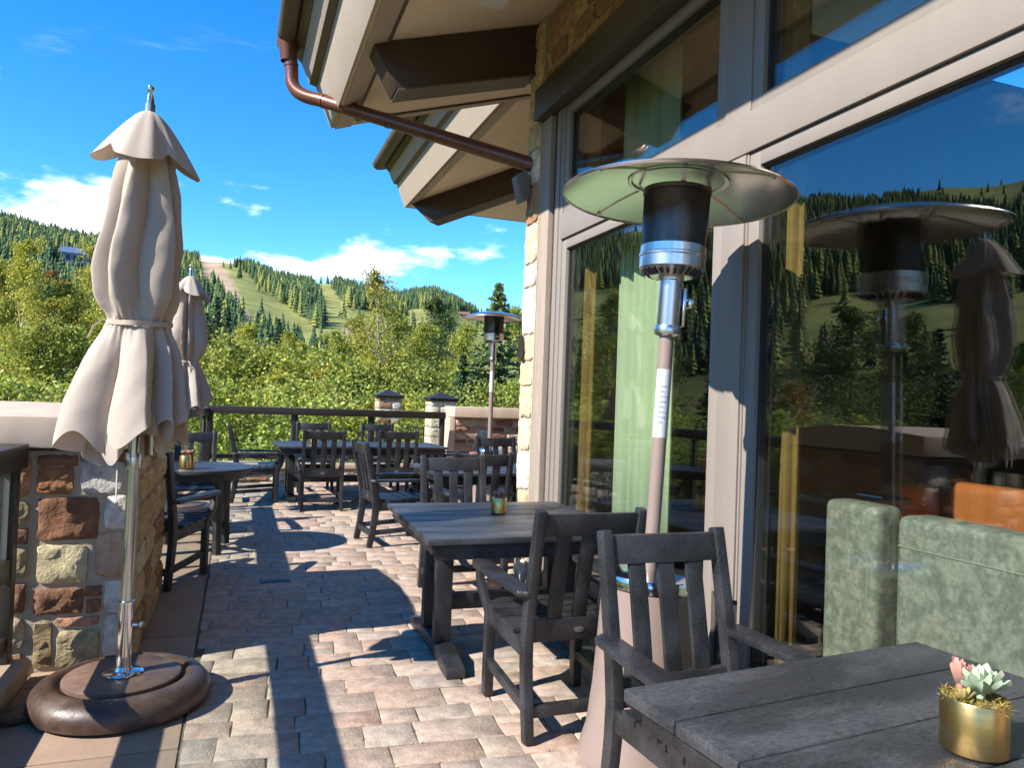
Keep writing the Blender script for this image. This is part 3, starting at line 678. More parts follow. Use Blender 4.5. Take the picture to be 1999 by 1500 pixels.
# copper downpipe
pts = [Vector((.30, 7.30, 4.74)), Vector((.335, 7.30, 4.60)), Vector((.35, 7.30, 4.46))]
C0 = Vector((.353, 7.30, 4.40)); C1 = Vector((.60, 7.14, 4.185)); Cm = Vector((.36, 7.29, 4.24))
for k in range(0, 9):
    u = k/8; pts.append(C0*(1-u)**2+Cm*2*u*(1-u)+C1*u*u)
pts += [Vector((1.3, 6.46, 3.82)), Vector((2.02, 5.76, 3.44)), Vector((2.19, 5.60, 3.35))]
dp = B(MB().tube(pts, .062, 18).build('downpipe', m_copper, smooth=50))
k = MB().lathe([(.066, -.10), (.082, .0), (.108, .12)], 18, (.31, 7.30, 4.66)).build('outlet', m_copper, smooth=50); k.parent = dp
for (p, t) in ((Vector((.64, 7.10, 4.164)), Vector((.7, -.68, -.365))), (Vector((.342, 7.30, 4.53)), Vector((.1, 0, -1))), (Vector((1.16, 6.596, 3.893)), Vector((.7, -.68, -.365)))):
    t.normalize(); k = MB().tube([p-t*.012, p+t*.012], .067, 18, cap=False).build('pipe_joint', m_copper, smooth=50); k.parent = dp
# outdoor speaker on the pier
p = ony(1030, 368, 6.62)
B(MB().prism([(-.05, -.13), (.05, -.10), (.05, .12), (-.05, .09)], 'y', -.06, .06).build('wall_speaker', m_greybox, bevel=.006)).location = Vector((2.09, 5.62, 3.17))
bpy.data.objects['wall_speaker'].rotation_euler = (0, rad(-14), 0)
# round dark vent plate on the pier
B(MB().lathe([(.0, 0), (.10, 0), (.11, .02), (.11, .05), (0, .05)], 20).build('wall_lamp', m_rail, smooth=40)).matrix_basis = Matrix.Translation((2.15, 5.63, 1.86)) @ Matrix.Rotation(rad(-90), 4, 'Y') @ Matrix.Diagonal((1.0, .5, .3, 1))

# the farther wing with its hipped eave
wing = thing('restaurant_wing', 'farther wing of the restaurant with a lower hipped eave', 'building', (4.6, 10, 0))
Wg = lambda o: rel(o, wing)
WX, WY, WZ = 2.63, 13.0, 4.78
Wg(MB().box(4.62, 4.8, 5.72, 11.6, -.1, 5.45).build('wall', m_intwall)); Wg(MB().box(4.8, 9.4, 11.45, 11.6, -.1, 5.45).build('wall', m_intwall))
e = .04; R0 = 2.6
def soffit_slab(a, b, cc, d): 
    pts = [a, b, cc, d]; return MB().add(pts+[(p[0], p[1], p[2]+.25) for p in pts], [(0, 1, 2, 3), (7, 6, 5, 4), (0, 4, 5, 1), (1, 5, 6, 2), (2, 6, 7, 3), (3, 7, 4, 0)])
wroof = Wg(soffit_slab((WX+e, 7.55, WZ+SL*e), (WX+e, WY-e, WZ+SL*e), (WX+R0, WY-R0, WZ+SL*R0), (WX+R0, 7.55, WZ+SL*R0)).build('roof', m_soffit))
k = soffit_slab((WX+e, WY-e, WZ+SL*e-.003), (9.5, WY-e, WZ+SL*e-.003), (9.5, WY-R0, WZ+SL*R0-.003), (WX+R0, WY-R0, WZ+SL*R0-.003)).build('soffit', m_soffit); k.parent = wroof
for nm, mt, pl in eave_profile(None):
    k = MB().prism([(WX-a, WZ+b) for a, b in pl], 'y', 7.55, WY).build(nm, mt); k.parent = wroof
    k = MB().prism([(WY+a, WZ+b) for a, b in pl], 'x', WX, 9.5).build(nm, mt); k.parent = wroof
k = MB().prism([(WX+.042, WZ-.006), (WX+.2, WZ+SL*.2-.01), (WX+.2, WZ+SL*.2+.01), (WX+.042, WZ+.03)], 'y', 7.55, WY-.1).build('soffit_border', m_fascia); k.parent = wroof
k = MB().prism([(WX-.38, WZ+.70), (WX+4, WZ+2.2), (WX+4, WZ+2.28), (WX-.44, WZ+.76)], 'y', 7.55, WY+.3).build('shingle_layer', m_shingle); k.parent = wroof
gutter('gutter', (WX-.47, 7.55, WZ+.74), (WX-.47, WY+.1, WZ+.74), .11, wroof)
a = Vector((WX+.16, WY-.16, WZ+.02)); b = Vector((WX+2.4, WY-2.4, WZ+SL*2.4-.02)); sd = Vector((1, 1, 0)).normalized()*.15
mbq = MB(); low = Vector((0, 0, -.42)); a2 = a+Vector((.28, -.28, -.36)); b2 = b+low
mbq.add([a-sd, a+sd, b+sd, b-sd, a2-sd, a2+sd, b2+sd, b2-sd], [(0, 1, 2, 3), (7, 6, 5, 4), (0, 4, 5, 1), (1, 5, 6, 2), (2, 6, 7, 3), (3, 7, 4, 0)])
Wg(mbq.build('hip_rafter', m_rafter, bevel=.008))
# ------------------------------------------------------------------ chairs
def make_chair(label):
    t = thing('armchair', label, 'chair')
    hw = .235                                            # half distance between leg centres
    for s in (-1, 1):
        x = s*hw
        MB().sweep([(x, -.315, 0), (x, -.288, .15), (x, -.268, .30), (x, -.262, .42), (x, -.282, .55), (x, -.325, .75), (x, -.372, .95), (x, -.380, .985)],
                   (1, 0, 0), .042, [.055, .058, .062, .066, .062, .056, .05, .046]).build('back_leg', m_poly, t, bevel=.007)
        MB().sweep([(x, .225, 0), (x, .225, .20), (x, .225, .40)], (1, 0, 0), .045, .055).build('front_leg', m_poly, t, bevel=.006)
        xs = s*(hw+.030)
        MB().sweep([(s*(hw+.002), .222, .385), (s*(hw+.014), .238, .44), (s*(hw+.03), .268, .50), (s*(hw+.038), .282, .56), (s*(hw+.04), .276, .612)], (1, 0, 0), .034, [.055, .062, .06, .052, .046]).build('arm_support', m_poly, t, bevel=.006)
        xa = s*(hw+.036)
        MB().prism([(xa-s*.058, -.318), (xa-s*.010, -.33), (xa+s*.03, -.30), (xa+s*.048, .0), (xa+s*.052, .26), (xa+s*.036, .315), (xa, .33), (xa-s*.034, .315), (xa-s*.046, .26), (xa-s*.040, .0)], 'z', .612, .640).build('arm', m_poly, t, bevel=.008)
        MB().sweep([(x, -.235, .375), (x, .20, .395)], (1, 0, 0), .03, .075).build('side_apron', m_poly, t, bevel=.004)
        MB().sweep([(x, -.268, .135), (x, .20, .165)], (1, 0, 0), .030, .045).build('side_stretcher', m_poly, t, bevel=.004)
    MB().box(-hw+.02, hw-.02, -.310, -.275, .10, .15).build('rear_stretcher', m_poly, t, bevel=.004)
    MB().box(-hw+.02, hw-.02, .205, .235, .335, .40).build('front_apron', m_poly, t, bevel=.004)
    # contoured seat boards running across
    ys = [-.215, -.125, -.035, .055, .145, .235]; zs = [.425, .418, .416, .420, .428, .432]
    for k in range(6):
        w = .082 if k < 5 else .075; ex = .262 if k in (1, 2, 3, 4) else (.262 if k == 5 else .212)
        MB().box(-ex, ex, ys[k]-w/2, ys[k]+w/2, zs[k], zs[k]+.024).build('seat_slat', m_poly, t, bevel=.006)
    # back: rails and three slats following the lean
    def back_y(z): return np.interp(z, [.42, .55, .75, .95, .985], [-.262, -.282, -.325, -.372, -.380])
    def rail(z0, z1, th, nm):
        o = MB().add([(-hw+.02, back_y(z0)-th/2, z0), (hw-.02, back_y(z0)-th/2, z0), (hw-.02, back_y(z0)+th/2, z0), (-hw+.02, back_y(z0)+th/2, z0),
                      (-hw+.02, back_y(z1)-th/2, z1), (hw-.02, back_y(z1)-th/2, z1), (hw-.02, back_y(z1)+th/2, z1), (-hw+.02, back_y(z1)+th/2, z1)],
                     [(0, 3, 2, 1), (4, 5, 6, 7), (0, 1, 5, 4), (1, 2, 6, 5), (2, 3, 7, 6), (3, 0, 4, 7)]).build(nm, m_poly, t, bevel=.006)
        return o
    rail(.870, .968, .030, 'top_rail'); lo = rail(.405, .505, .030, 'lower_rail')
    for q in (-1, 0, 1):
        MB().sweep([(q*.117, back_y(z), z) for z in (.50, .62, .75, .872)], (1, 0, 0), .066, .018).build('back_slat', m_poly, t, bevel=.004)
    bd = MB().lathe([(0, -.002), (.02, -.002), (.022, 0), (0, .002)], 18).build('badge', m_badge, lo, smooth=40)
    bd.matrix_basis = Matrix.Translation((0, back_y(.455)-.017, .452)) @ Matrix.Rotation(rad(90), 4, 'X') @ Matrix.Diagonal((1.1, .62, 1, 1))
    return t
CH = [  # x, y, facing degrees (0 = +Y, positive turns to +X), label
    (1.475, 1.985, 180, 'black armchair tucked against the nearest weathered table, in front of the big heater'),
    (1.43, 3.215, 0, 'black armchair with its back to the big heater, at the square table with brass pot'),
    (1.585, 5.20, 180, 'black armchair on the mountain side of the square table with brass pot'),
    (1.97, 6.28, 3, 'black armchair at the table by the stone pier, its back to the square table'),
    (2.93, 8.05, 177, 'black armchair in front of the far heater pole, at the table by the stone pier'),
    (3.06, 10.45, -88, 'black armchair at the long rear table, with its back to the end wall'),
    (1.50, 7.28, 84, 'black armchair seen side-on at the open end of the table by the stone pier'),
    (1.02, 9.60, 2, 'black armchair on the patio side of the long rear table, nearer the round table'),
    (1.98, 9.85, 2, 'black armchair on the patio side of the long rear table, nearer the stone pier'),
    (1.10, 11.30, 180, 'black armchair on the railing side of the long rear table, nearer the round table'),
    (2.08, 11.35, 180, 'black armchair on the railing side of the long rear table, nearer the end wall'),
    (0.29, 10.30, 90, 'black armchair at the umbrella end of the long rear table, seen from its side'),
    (-0.50, 6.13, 24, 'black armchair at the round table, beside the stone pillar wall'),
    (-0.42, 8.12, 176, 'black armchair at the round table, in front of the smaller closed umbrella')]
ch0 = make_chair(CH[0][3]); ch0['group'] = 'armchairs on the terrace'
for i, (x, y, a, lab) in enumerate(CH):
    if i == 0: ch0.location = (x, y, 0.003); ch0.rotation_euler = (0, 0, rad(-a))
    else: dup(ch0, (x, y, 0.003), rad(-a), lab)

# ------------------------------------------------------------------ tables
def make_table(label, loc, rz, LX, LY, nplank, legs=True):
    t = thing('plank_table', label, 'table', loc, rz)
    zt = .74; th = .032; pw_ = LY/nplank
    for k in range(nplank):
        y0 = -LY/2+k*pw_
        MB().box(-LX/2, LX/2, y0+.0022, y0+pw_-.0022, zt-th, zt).build('plank', m_polytop, t, bevel=.006)
    MB().box(-LX/2+.05, LX/2-.05, -LY/2+.045, -LY/2+.075, zt-.115, zt-th-.001).build('apron', m_poly, t, bevel=.003)
    MB().box(-LX/2+.05, LX/2-.05, LY/2-.075, LY/2-.045, zt-.115, zt-th-.001).build('apron', m_poly, t, bevel=.003)
    for s in (-1, 1):
        xe = s*(LX/2-.03)
        MB().box(min(xe, xe-s*.03), max(xe, xe-s*.03), -LY/2+.04, LY/2-.04, zt-.085, zt-th-.001).build('end_apron', m_poly, t, bevel=.003)
        x = s*(LX/2-.20); fl = LY/2-.13
        MB().prism([(-fl+.02, zt-th-.001), (-fl+.02, zt-th-.06), (-fl+.17, zt-.15), (fl-.17, zt-.15), (fl-.02, zt-th-.06), (fl-.02, zt-th-.001)], 'x', x-.05, x+.05).build('trestle_head', m_poly, t, bevel=.006)
        for q in (-1, 1):
            MB().box(x-.045, x+.045, q*.15-.04, q*.15+.04, .09, zt-.149).build('trestle_post', m_poly, t, bevel=.006)
        MB().prism([(-fl, 0), (-fl+.16, 0), (-fl+.22, .022), (fl-.22, .022), (fl-.16, 0), (fl, 0), (fl, .045), (fl-.20, .092), (-fl+.20, .092), (-fl, .045)], 'x', x-.05, x+.05).build('trestle_foot', m_poly, t, bevel=.006)
    MB().box(-LX/2+.24, LX/2-.24, -.03, .03, .22, .31).build('stretcher', m_poly, t, bevel=.005)
    return t
# nearest table: far edge from (0.92,1.62) to (1.98,1.72)
a_ = math.atan2(.10, 1.06); ux, uy = math.cos(a_), math.sin(a_); LYn = 1.20; LXn = 1.075
cx = (0.92+1.98)/2+uy*LYn/2; cy = (1.62+1.72)/2-ux*LYn/2
make_table('nearest black plank table with scuffed top and brass pot of pale green rosettes', (cx, cy, 0.003), a_, LXn, LYn, 6)
make_table('square black plank table beside the tall window with a brass pot', (1.50, 4.145, 0.003), rad(-1.5), 1.17, 1.24, 7)
make_table('black plank table by the stone pier, surrounded by three armchairs', (2.33, 7.10, 0.003), rad(1), 1.25, 1.02, 6)
make_table('long black rear plank table parallel to the end railing', (1.62, 10.45, 0.003), rad(2), 2.25, 1.05, 6)
rt = thing('round_table', 'round black slatted table with brass pot beside the stone pillar wall', 'table', (-0.34, 7.22, .003), rad(8))
rr_, npl = .50, 6
for k in range(npl):
    y0 = -rr_+k*2*rr_/npl+.002; y1 = -rr_+(k+1)*2*rr_/npl-.002; ysamp = [y0+(y1-y0)*i/6 for i in range(7)]
    pl = [(math.sqrt(max(rr_**2-y*y, 0.0)), y) for y in ysamp]; pl += [(-x, y) for x, y in reversed(pl)]
    cl = []
    for p in pl:
        if not cl or (abs(cl[-1][0]-p[0])+abs(cl[-1][1]-p[1])) > 1e-4: cl.append(p)
    MB().prism(cl, 'z', .708, .74).build('plank', m_polytop, rt, bevel=.004)
MB().lathe([(.40, .64), (.43, .64), (.43, .706), (.40, .706)], 40, closed=True).build('apron', m_poly, rt, smooth=40)
for a in (30, 120, 210, 300):
    x, y = .36*math.cos(rad(a)), .36*math.sin(rad(a))
    MB().sweep([(x, y, .0), (x*.97, y*.97, .35), (x*.98, y*.98, .70)], (math.cos(rad(a)), math.sin(rad(a)), 0), .055, .055).build('leg', m_poly, rt, bevel=.006)
for a in (30, 120): MB().bar((.34*math.cos(rad(a)), .34*math.sin(rad(a)), .16+a*.0004), (-.34*math.cos(rad(a)), -.34*math.sin(rad(a)), .16+a*.0004), .04, .045).build('stretcher', m_poly, rt, bevel=.004)

# ------------------------------------------------------------------ brass planters with succulents
def leaf_mesh(name, ln, w, th, col, tip, cup=.35):
    vs = []; cs = []; n = 7
    for i in range(n):
        u = i/(n-1); ww = w*math.sin(math.pi*min(1, .16+u*.80))**.8*(1-.25*u) if i < n-1 else .001
        x = u*ln; z = cup*ln*u*u
        cc = tuple(np.array(col)*(1-u**3)+np.array(tip)*u**3)
        for k, (a, b) in enumerate(((-1, .15*w), (0, -.10*w), (1, .15*w), (0, .10*w+th*(1-u)))):
            vs.append((x, a*ww/2, z+b-(th*(1-u) if k == 1 else 0))); cs.append(cc)
    fs = []
    for i in range(n-1):
        for k in range(4): fs.append((4*i+k, 4*i+4+k, 4*i+4+(k+1) % 4, 4*i+(k+1) % 4))
    fs.append((0, 1, 2, 3))
    mb = MB(); mb.v = vs; mb.f = fs; mb.c = cs
    return mb.mesh(name, smooth=70)
def planter(loc, R, H, label, pink, detailed=False, seed=0):
    r = random.Random(seed); t = thing('brass_planter', label, 'planter', loc, r.uniform(0, 6))
    MB().lathe([(0.0, .002), (R-.004, .002), (R, .006), (R, H-.002), (R-.0015, H), (R-.003, H-.002), (R-.004, H-.02), (0, H-.02)], 48).build('pot', m_brass, t, smooth=40)
    mb = MB()
    for k in range(900 if detailed else 160):
        a = r.uniform(0, 6.28); d = R*.97*math.sqrt(r.random()); z = H-.016+r.uniform(0, .016); l = r.uniform(.008, .02); b = r.uniform(0, 6.28); w = r.uniform(.0008, .002)
        x, y = d*math.cos(a), d*math.sin(a); dx, dy = math.cos(b)*l, math.sin(b)*l
        mb.add([(x-dy*.12, y+dx*.12, z), (x+dy*.12, y-dx*.12, z), (x+dx, y+dy, z+r.uniform(-.004, .012))], [(0, 1, 2)])
    tag(mb.build('moss', m_moss, t), kind='stuff')
    def rosette(cx, cy, cz, size, col, tip, n, up0=.35):
        core = MB().lathe([(0, -.3*size), (.16*size, -.25*size), (.14*size, .12*size), (0, .2*size)], 8, (cx, cy, cz)).build('rosette', m_succ, t)
        core.data.color_attributes.new('Col', 'FLOAT_COLOR', 'POINT').data.foreach_set('color', np.tile(np.array([*col, 1], np.float32), len(core.data.vertices)))
        ms = [leaf_mesh('leaf', size*q, size*.66*q, size*.10, col, tip, .22) for q in (1.0, .82, .62)]
        j = MB(); 
        for k in range(n):
            u = k/n; lay = ms[0 if u < .45 else (1 if u < .75 else 2)]; tilt = up0+u*1.0; ang = k*2.3999+r.uniform(-.1, .1)
            mtx = Matrix.Translation((cx, cy, cz+.02*size+u*.16*size)) @ Matrix.Rotation(ang, 4, 'Z') @ Matrix.Rotation(-tilt, 4, 'Y') @ Matrix.Diagonal((r.uniform(.9, 1.1),)*3+(1,))
            if detailed:
                o = bpy.data.objects.new('leaf', lay); 
                if len(lay.materials) == 0: lay.materials.append(m_succ)
                COL.objects.link(o); o.parent = core; o.matrix_basis = mtx
            else:
                j.cur = tuple(lay.color_attributes['Col'].data[12].color[:3])
                j.add([mtx @ v.co for v in lay.vertices], [tuple(p.vertices) for p in lay.polygons])
        if not detailed: o = j.build('leaf_cluster', m_succ, core, smooth=70); tag(o, kind='stuff')
    G, GT = (.36, .50, .33), (.50, .55, .40); Pk, PT = (.50, .28, .21), (.62, .27, .22)
    if detailed:
        rosette(.004, -.010, H+.012, R*.86, G, GT, 34, .18); rosette(-.004, R*.42, H+.022, R*.72, Pk, PT, 14, .75)
        rosette(R*.62, -.2*R, H+.0, R*.42, (.30, .42, .14), (.42, .48, .16), 14); rosette(-R*.60, .25*R, H+.0, R*.40, (.40, .34, .09), (.5, .36, .16), 12)
    else:
        for k in range(5): rosette(R*.5*math.cos(k*1.4), R*.5*math.sin(k*1.4), H+.008, R*.62, Pk if pink else G, PT if pink else GT, 11, .6)
    return t
q = onz(1918, 1476, .743); pl0 = planter((q[0], q[1]+.02, .744), .064, .112, 'brass pot of pale green and pink succulents on the nearest table', False, True, 3); pl0.rotation_euler = (0, 0, rad(35))
q = onz(977, 1005, .743); planter((q[0], q[1]+.03, .744), .049, .098, 'brass pot of small pale succulents on the square table', True, False, 4)
q = onz(371, 905, .743); planter((q[0]+.0, 6.98, .744), .062, .11, 'brass pot of pink succulents on the round table', True, False, 5)
planter((2.30, 7.32, .744), .055, .10, 'brass pot of pink succulents on the table by the stone pier', True, False, 6)
q = ony(612, 850, 10.3); planter((q[0], 10.3, .748), .055, .10, 'brass pot seen between chair slats on the long rear table', True, False, 7)

# ------------------------------------------------------------------ closed umbrellas
def umbrella(loc, rz, seed, label, s=1.0):
    r = random.Random(seed); t = thing('patio_umbrella', label, 'umbrella', loc, rz, 'closed patio umbrellas')
    NT = 240; zk = [2.60, 2.52, 2.40, 2.25, 2.08, 1.95, 1.84, 1.765, 1.725, 1.685, 1.60, 1.48, 1.36, 1.24]
    Rk = [.055, .090, .118, .138, .158, .166, .154, .132, .122, .130, .156, .186, .212, .236]
    Ak = [.10, .24, .46, .58, .60, .54, .44, .26, .15, .26, .48, .58, .56, .52]
    def pleats(n, lo, hi):   # uneven folds
        w = [r.uniform(lo, hi) for _ in range(n)]; tot = sum(w); a = [0]
        for q in w: a.append(a[-1]+q/tot*2*math.pi)
        return a, [r.choice((r.uniform(.2, .36), r.uniform(.5, .72))) for _ in range(n)], [r.uniform(.7, 1.2) for _ in range(n)], [r.uniform(0, 6.28) for _ in range(n)], [r.uniform(-.06, .07) for _ in range(n)]
    UP, DN = pleats(10, .35, 1.6), pleats(8, .4, 1.6)
    def prof_(th, S_, z):
        th = (th+.10*math.sin(2.4*z+th)) % (2*math.pi); a, p, st, ph, sg = S_
        for i in range(len(p)):
            if a[i] <= th <= a[i+1]: break
        u = (th-a[i])/(a[i+1]-a[i]); pp = min(.8, max(.18, p[i]+.16*math.sin(3.0*z+ph[i])))
        w = (u/pp) if u < pp else (1-u)/(1-pp)
        w = .55*w+.45*math.sin(w*math.pi/2)
        return w*st[i], i, u
    vs = []; fs = []; rows = 52
    for j in range(rows+1):
        z0 = np.interp(j/rows, np.linspace(0, 1, len(zk)), zk); S_ = UP if z0 > 1.725 else DN
        R = np.interp(-z0, [-z for z in zk], Rk); A_ = np.interp(-z0, [-z for z in zk], Ak)
        for k in range(NT):
            th = 2*math.pi*k/NT; w, i, u = prof_(th, S_, z0)
            rr = R*(1+A_*(w-.58)); rr += .010*math.sin(z0*9+S_[3][i]+u*3)*min(1, R/.15)*(z0 > 1.78)
            rr += .0055*math.sin(23*th+4*math.sin(3*th))*math.exp(-abs(z0-1.725)/.06)+.011*float(vnoise(th*3.1+z0*4.0, z0*11.0-th*1.3, seed))+.005*float(vnoise(th*9.0-z0*7, z0*23.0, seed+1))
            drop = 0
            if z0 < 1.6:
                g = (1.6-z0)/.36; drop = g*g*(.03+S_[4][i]+.05*math.cos(2*math.pi*u+S_[3][i]))
            lx = -.022*math.exp(-((z0-1.98)/.17)**2)-.02*math.exp(-((z0-1.3)/.2)**2)
            vs.append((rr*math.cos(th)+lx, rr*math.sin(th), z0-drop))
    for j in range(rows):
        for k in range(NT): fs.append((j*NT+k, j*NT+(k+1) % NT, (j+1)*NT+(k+1) % NT, (j+1)*NT+k))
    can = MB().add(vs, fs).build('canopy', m_fabric, t, smooth=180)
    mod = can.modifiers.new('thickness', 'SOLIDIFY'); mod.thickness = .0025; can.modifiers.new('crisp_hem', 'EDGE_SPLIT').split_angle = rad(62)
    # inner folds of the skirt hang lower, ending in drooping panel corners
    vs = []; fs = []; rows = 20
    for j in range(rows+1):
        f_ = j/rows
        for k in range(NT):
            th = 2*math.pi*k/NT; w, i, u = prof_(th+.5, DN, 1.5-f_*.3); tip = abs(math.cos(2.0*th+.55))**3.0
            rr = (.10+.085*f_)*(1+.42*(w-.5))*(1-.22*f_*f_*tip)
            vs.append((rr*math.cos(th)-.015, rr*math.sin(th), 1.48-f_*(.24+.155*tip+.02*math.sin(5*th))))
    for j in range(rows):
        for k in range(NT): fs.append((j*NT+k, j*NT+(k+1) % NT, (j+1)*NT+(k+1) % NT, (j+1)*NT+k))
    inn = MB().add(vs, fs).build('inner_folds', m_fabric, t, smooth=180); inn.modifiers.new('thickness', 'SOLIDIFY').thickness = .0025; inn.modifiers.new('crisp_hem', 'EDGE_SPLIT').split_angle = rad(62)
    # wind-vent cap: square of cloth draped with its four corners hanging
    vs = []; fs = []; NT2 = 160; rows = 20
    for j in range(rows+1):
        f_ = j/rows
        for k in range(NT2):
            th = 2*math.pi*k/NT2; al = th+.09+.12*math.sin(th+seed); q4 = max(abs(math.cos(al)), abs(math.sin(al))); tip = ((q4-.7071)/.2929)**1.3
            val = (1-tip)**5*(.45+.4*math.sin(1.7*th+seed)); w2 = 1-abs(math.sin(2.5*th+seed*.7))**.6
            R = .018+.148*f_**.78*(1+.46*f_*tip-.16*f_*val-.10*f_*w2)+.006*f_*math.sin(11*th+seed)
            z = 2.705-.014*f_**.5-.195*f_**1.35-.060*f_**1.7*tip+.030*f_**2*val-.030*f_*math.sin(th*1.0+2.1)*f_
            vs.append((R*math.cos(th), R*math.sin(th), z))
    for j in range(rows):
        for k in range(NT2): fs.append((j*NT2+k, j*NT2+(k+1) % NT2, (j+1)*NT2+(k+1) % NT2, (j+1)*NT2+k))
    vc = MB().add(vs, fs).build('vent_cap', m_fabric, t, smooth=180); vc.modifiers.new('thickness', 'SOLIDIFY').thickness = .0025; vc.modifiers.new('crisp_hem', 'EDGE_SPLIT').split_angle = rad(62)
    # tie strap with loose ends
    prof = [(1.0, -.011), (1.0, .011)]
    vs = []; fs = []
    for k in range(64):
        th = 2*math.pi*k/64; rr = .131+.004*math.sin(3*th)+.004*math.sin(7*th+1)
        for q, z in ((0, -.011), (.004, -.011), (.004, .011), (0, .011)): vs.append(((rr+q)*math.cos(th), (rr+q)*math.sin(th), 1.725+z+.01*math.sin(th)))
    for k in range(64):
        for q in range(4): fs.append((4*k+q, 4*((k+1) % 64)+q, 4*((k+1) % 64)+(q+1) % 4, 4*k+(q+1) % 4))
    st = MB().add(vs, fs).build('tie_strap', m_fabric, t, smooth=60)
    MB().sweep([(-.125, .02, 1.73), (-.155, .02, 1.735), (-.19, .015, 1.70), (-.21, .01, 1.645)], (0, 1, 0), .016, .004).build('strap_end', m_fabric, st, smooth=60)
    MB().sweep([(-.125, .0, 1.725), (-.145, -.005, 1.70), (-.152, -.01, 1.62), (-.150, -.012, 1.55)], (0, 1, 0), .016, .004).build('strap_end', m_fabric, st, smooth=60)
    MB().tube([(0, 0, .42), (0, 0, 1.55), (0, 0, 2.74)], .0235, 20).build('pole', m_alu, t, smooth=40)
    MB().lathe([(.024, 1.055), (.034, 1.06), (.036, 1.11), (.030, 1.13), (.024, 1.13)], 20).build('runner_hub', m_alu, t, smooth=40)
    for k in range(8):
        a = 2*math.pi*k/8+.1
        MB().sweep([(.03*math.cos(a), .03*math.sin(a), 2.55), (.055*math.cos(a), .055*math.sin(a), 1.8), (.075*math.cos(a), .075*math.sin(a), 1.12)], (-math.sin(a), math.cos(a), 0), .014, .010).build('rib', m_basedisc if k % 2 else m_alu, t)
    fn = MB().lathe([(.0, 2.83), (.011, 2.828), (.016, 2.815), (.013, 2.800), (.009, 2.793), (.014, 2.78), (.018, 2.76), (.019, 2.69), (0, 2.69)], 20).build('finial', m_chrome, t, smooth=40)
    # base
    MB().lathe([(0, 0), (.345, 0), (.368, .012), (.374, .04), (.366, .075), (.340, .105), (.300, .122), (.275, .120), (.262, .108), (.250, .100), (0, .100)], 72).build('base', m_brownbase, t, smooth=50)
    MB().lathe([(0, .101), (.236, .101), (.244, .106), (.244, .124), (.236, .130), (0, .130)], 64).build('base_plate', m_basedisc, t, smooth=40)
    MB().lathe([(0, .131), (.080, .131), (.086, .134), (.080, .140), (.040, .146), (.034, .16), (0, .16)], 36).build('flange', m_chrome, t, smooth=50)
    sl = MB().lathe([(.0, .14), (.031, .14), (.031, .435), (.034, .437), (.034, .455), (.029, .458), (0, .458)], 28).build('sleeve', m_chrome, t, smooth=40)
    MB().tube([(.028, .0, .345), (.052, .0, .345)], .009, 12).build('clamp_screw', m_chrome, sl, smooth=40)
    MB().lathe([(0, -.014), (.014, -.014), (.019, -.006), (.019, .006), (.014, .014), (0, .014)], 14, (.068, 0, .345)).build('clamp_knob', m_greybox, sl, smooth=40)
    lug = MB().prism([(-.46, -.045), (-.42, -.06), (-.34, -.05), (-.34, .05), (-.42, .06), (-.46, .045)], 'z', .004, .036).build('handle_lug', m_brownbase, t, bevel=.006)
    lug.rotation_euler = (0, 0, rad(14)-rz)
    return t
umbrella((-.437, 3.79, .003), 0.0, 4, 'large closed cream umbrella on round brown base in front of the stone pillar')
u2 = umbrella((-.56, 9.15, .003), 1.9, 9, 'smaller-looking closed cream umbrella behind the round table')

